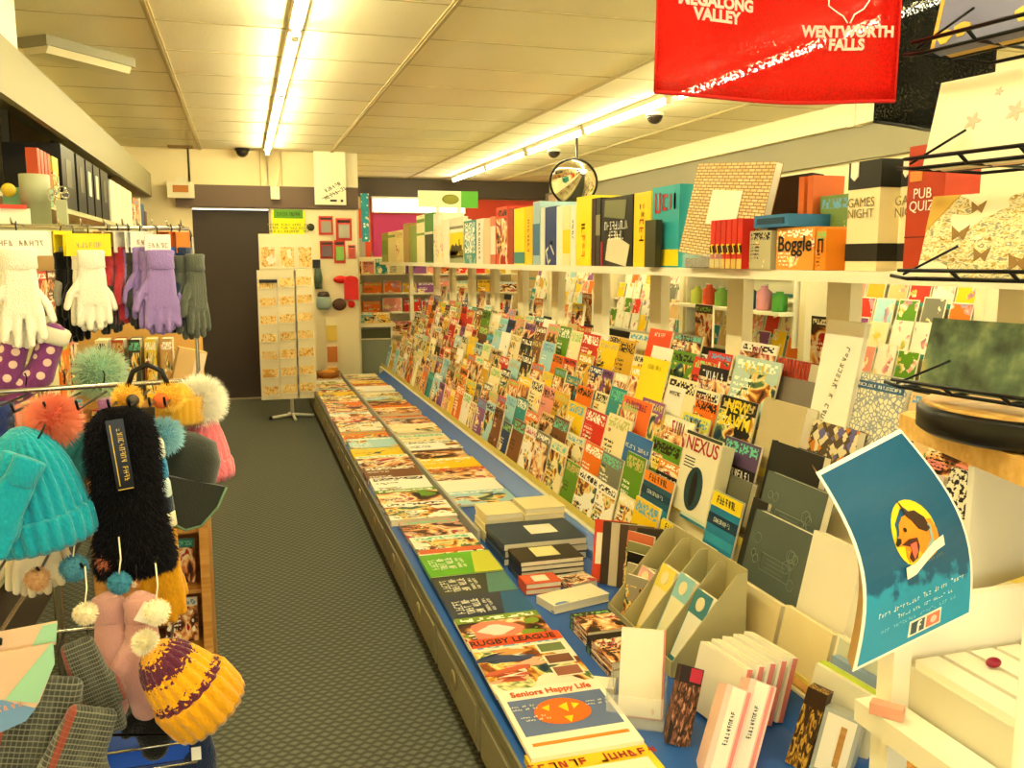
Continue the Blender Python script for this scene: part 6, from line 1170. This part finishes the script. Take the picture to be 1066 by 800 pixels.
for r in range(NR):
    y = 2.75; 
    while y < 10.3:
        wd_ = R.choice([.13, .15, .16]); s_ = seg(y)
        if any(abs(y + wd_ / 2 - a) < wd_ / 2 + .035 for a in (3.35, 4.72, 6.3, 7.9, 9.5)): y += .03; continue
        if not (4.76 < y < 6.2 and r > 1):
            k = (r, s_); u_ = cu.setdefault(k, []); c = R.choice([q for q in NAMED if q not in u_ and q not in ('black', 'brown', 'dark blue')] or list(NAMED)); u_.append(c)
            tag(O('greeting_card', bookmesh(wd_, R.choice([.16, .18]), .004, CARD, 'greeting_card'), None, None, (3.288 + r * .045, y + wd_ / 2, .8695 + r * .13), (-.2, 0, -PI / 2), NAMED[c] if R.random() < .7 else 'f8f2dc'), '%s greeting card in the next aisle, row %s, %s' % (c, ['one, the lowest', 'two', 'three', 'four', 'five', 'six, the highest'][r], s_), 'greeting card', 'greeting cards in the next aisle')
        y += wd_ + R.choice([.012, .03])
t = thing('product_shelf', 'white bracket shelves of gift items in the middle of the next aisle', 'shelving', (3.3, 5.5, 0))
for z_ in (1.16, 1.42): O('shelf', MB().box((.0, 0, z_), (.3, 1.4, .02)), WHITE, t)
O('cheek', MB().box((.1, -.7, 1.25), (.3, .015, .6)), WHITE, t); O('cheek', MB().box((.1, .7, 1.25), (.3, .015, .6)), WHITE, t)
for q in range(11):
    c, nm = [('4f9a3a', 'green'), ('e8a0b0', 'pink'), ('3f7fb0', 'blue'), ('f0e6c0', 'cream'), ('7fb050', 'lime green'), ('d8502a', 'orange red'), ('c8d860', 'yellow green'), ('b8609a', 'magenta'), ('2f6f5a', 'dark green'), ('f0c83a', 'yellow'), ('e8e0d0', 'pale grey')][q]
    z_ = 1.17 if q < 7 else 1.43; y = 4.95 + (q if q < 7 else q - 7) * (.18 if q < 7 else .3); h = R.uniform(.12, .21) if q < 7 else .16
    t = thing('gift_bottle', '%s gift bottle on the %s white bracket shelf' % (nm, 'lower' if q < 7 else 'upper'), 'bottle', (3.25, y, z_)); O('body', MB().lathe([(.045, 0), (.05, .01), (.05, h * .7), (.025, h * .82), (.022, h * .95)], 16), mat('gift_' + c, c, .3), t); O('cap', MB().lathe([(.026, h * .95), (.026, h), (0, h + .002)], 16), WHITE, t)
# boxes and magazines on the far side of the top shelf posts
for q, (y, c, nm) in enumerate([(2.95, '3a3428', 'charcoal'), (3.9, '4a2a1c', 'dark brown'), (5.45, 'c86a3a', 'orange')]): tag(O('picture_card', bookmesh(.17, .2, .012, COV2, 'picture_card'), None, None, (2.14, y, 1.08), (0, 0, -PI / 2), c), '%s picture card standing between the white posts' % nm, 'card')
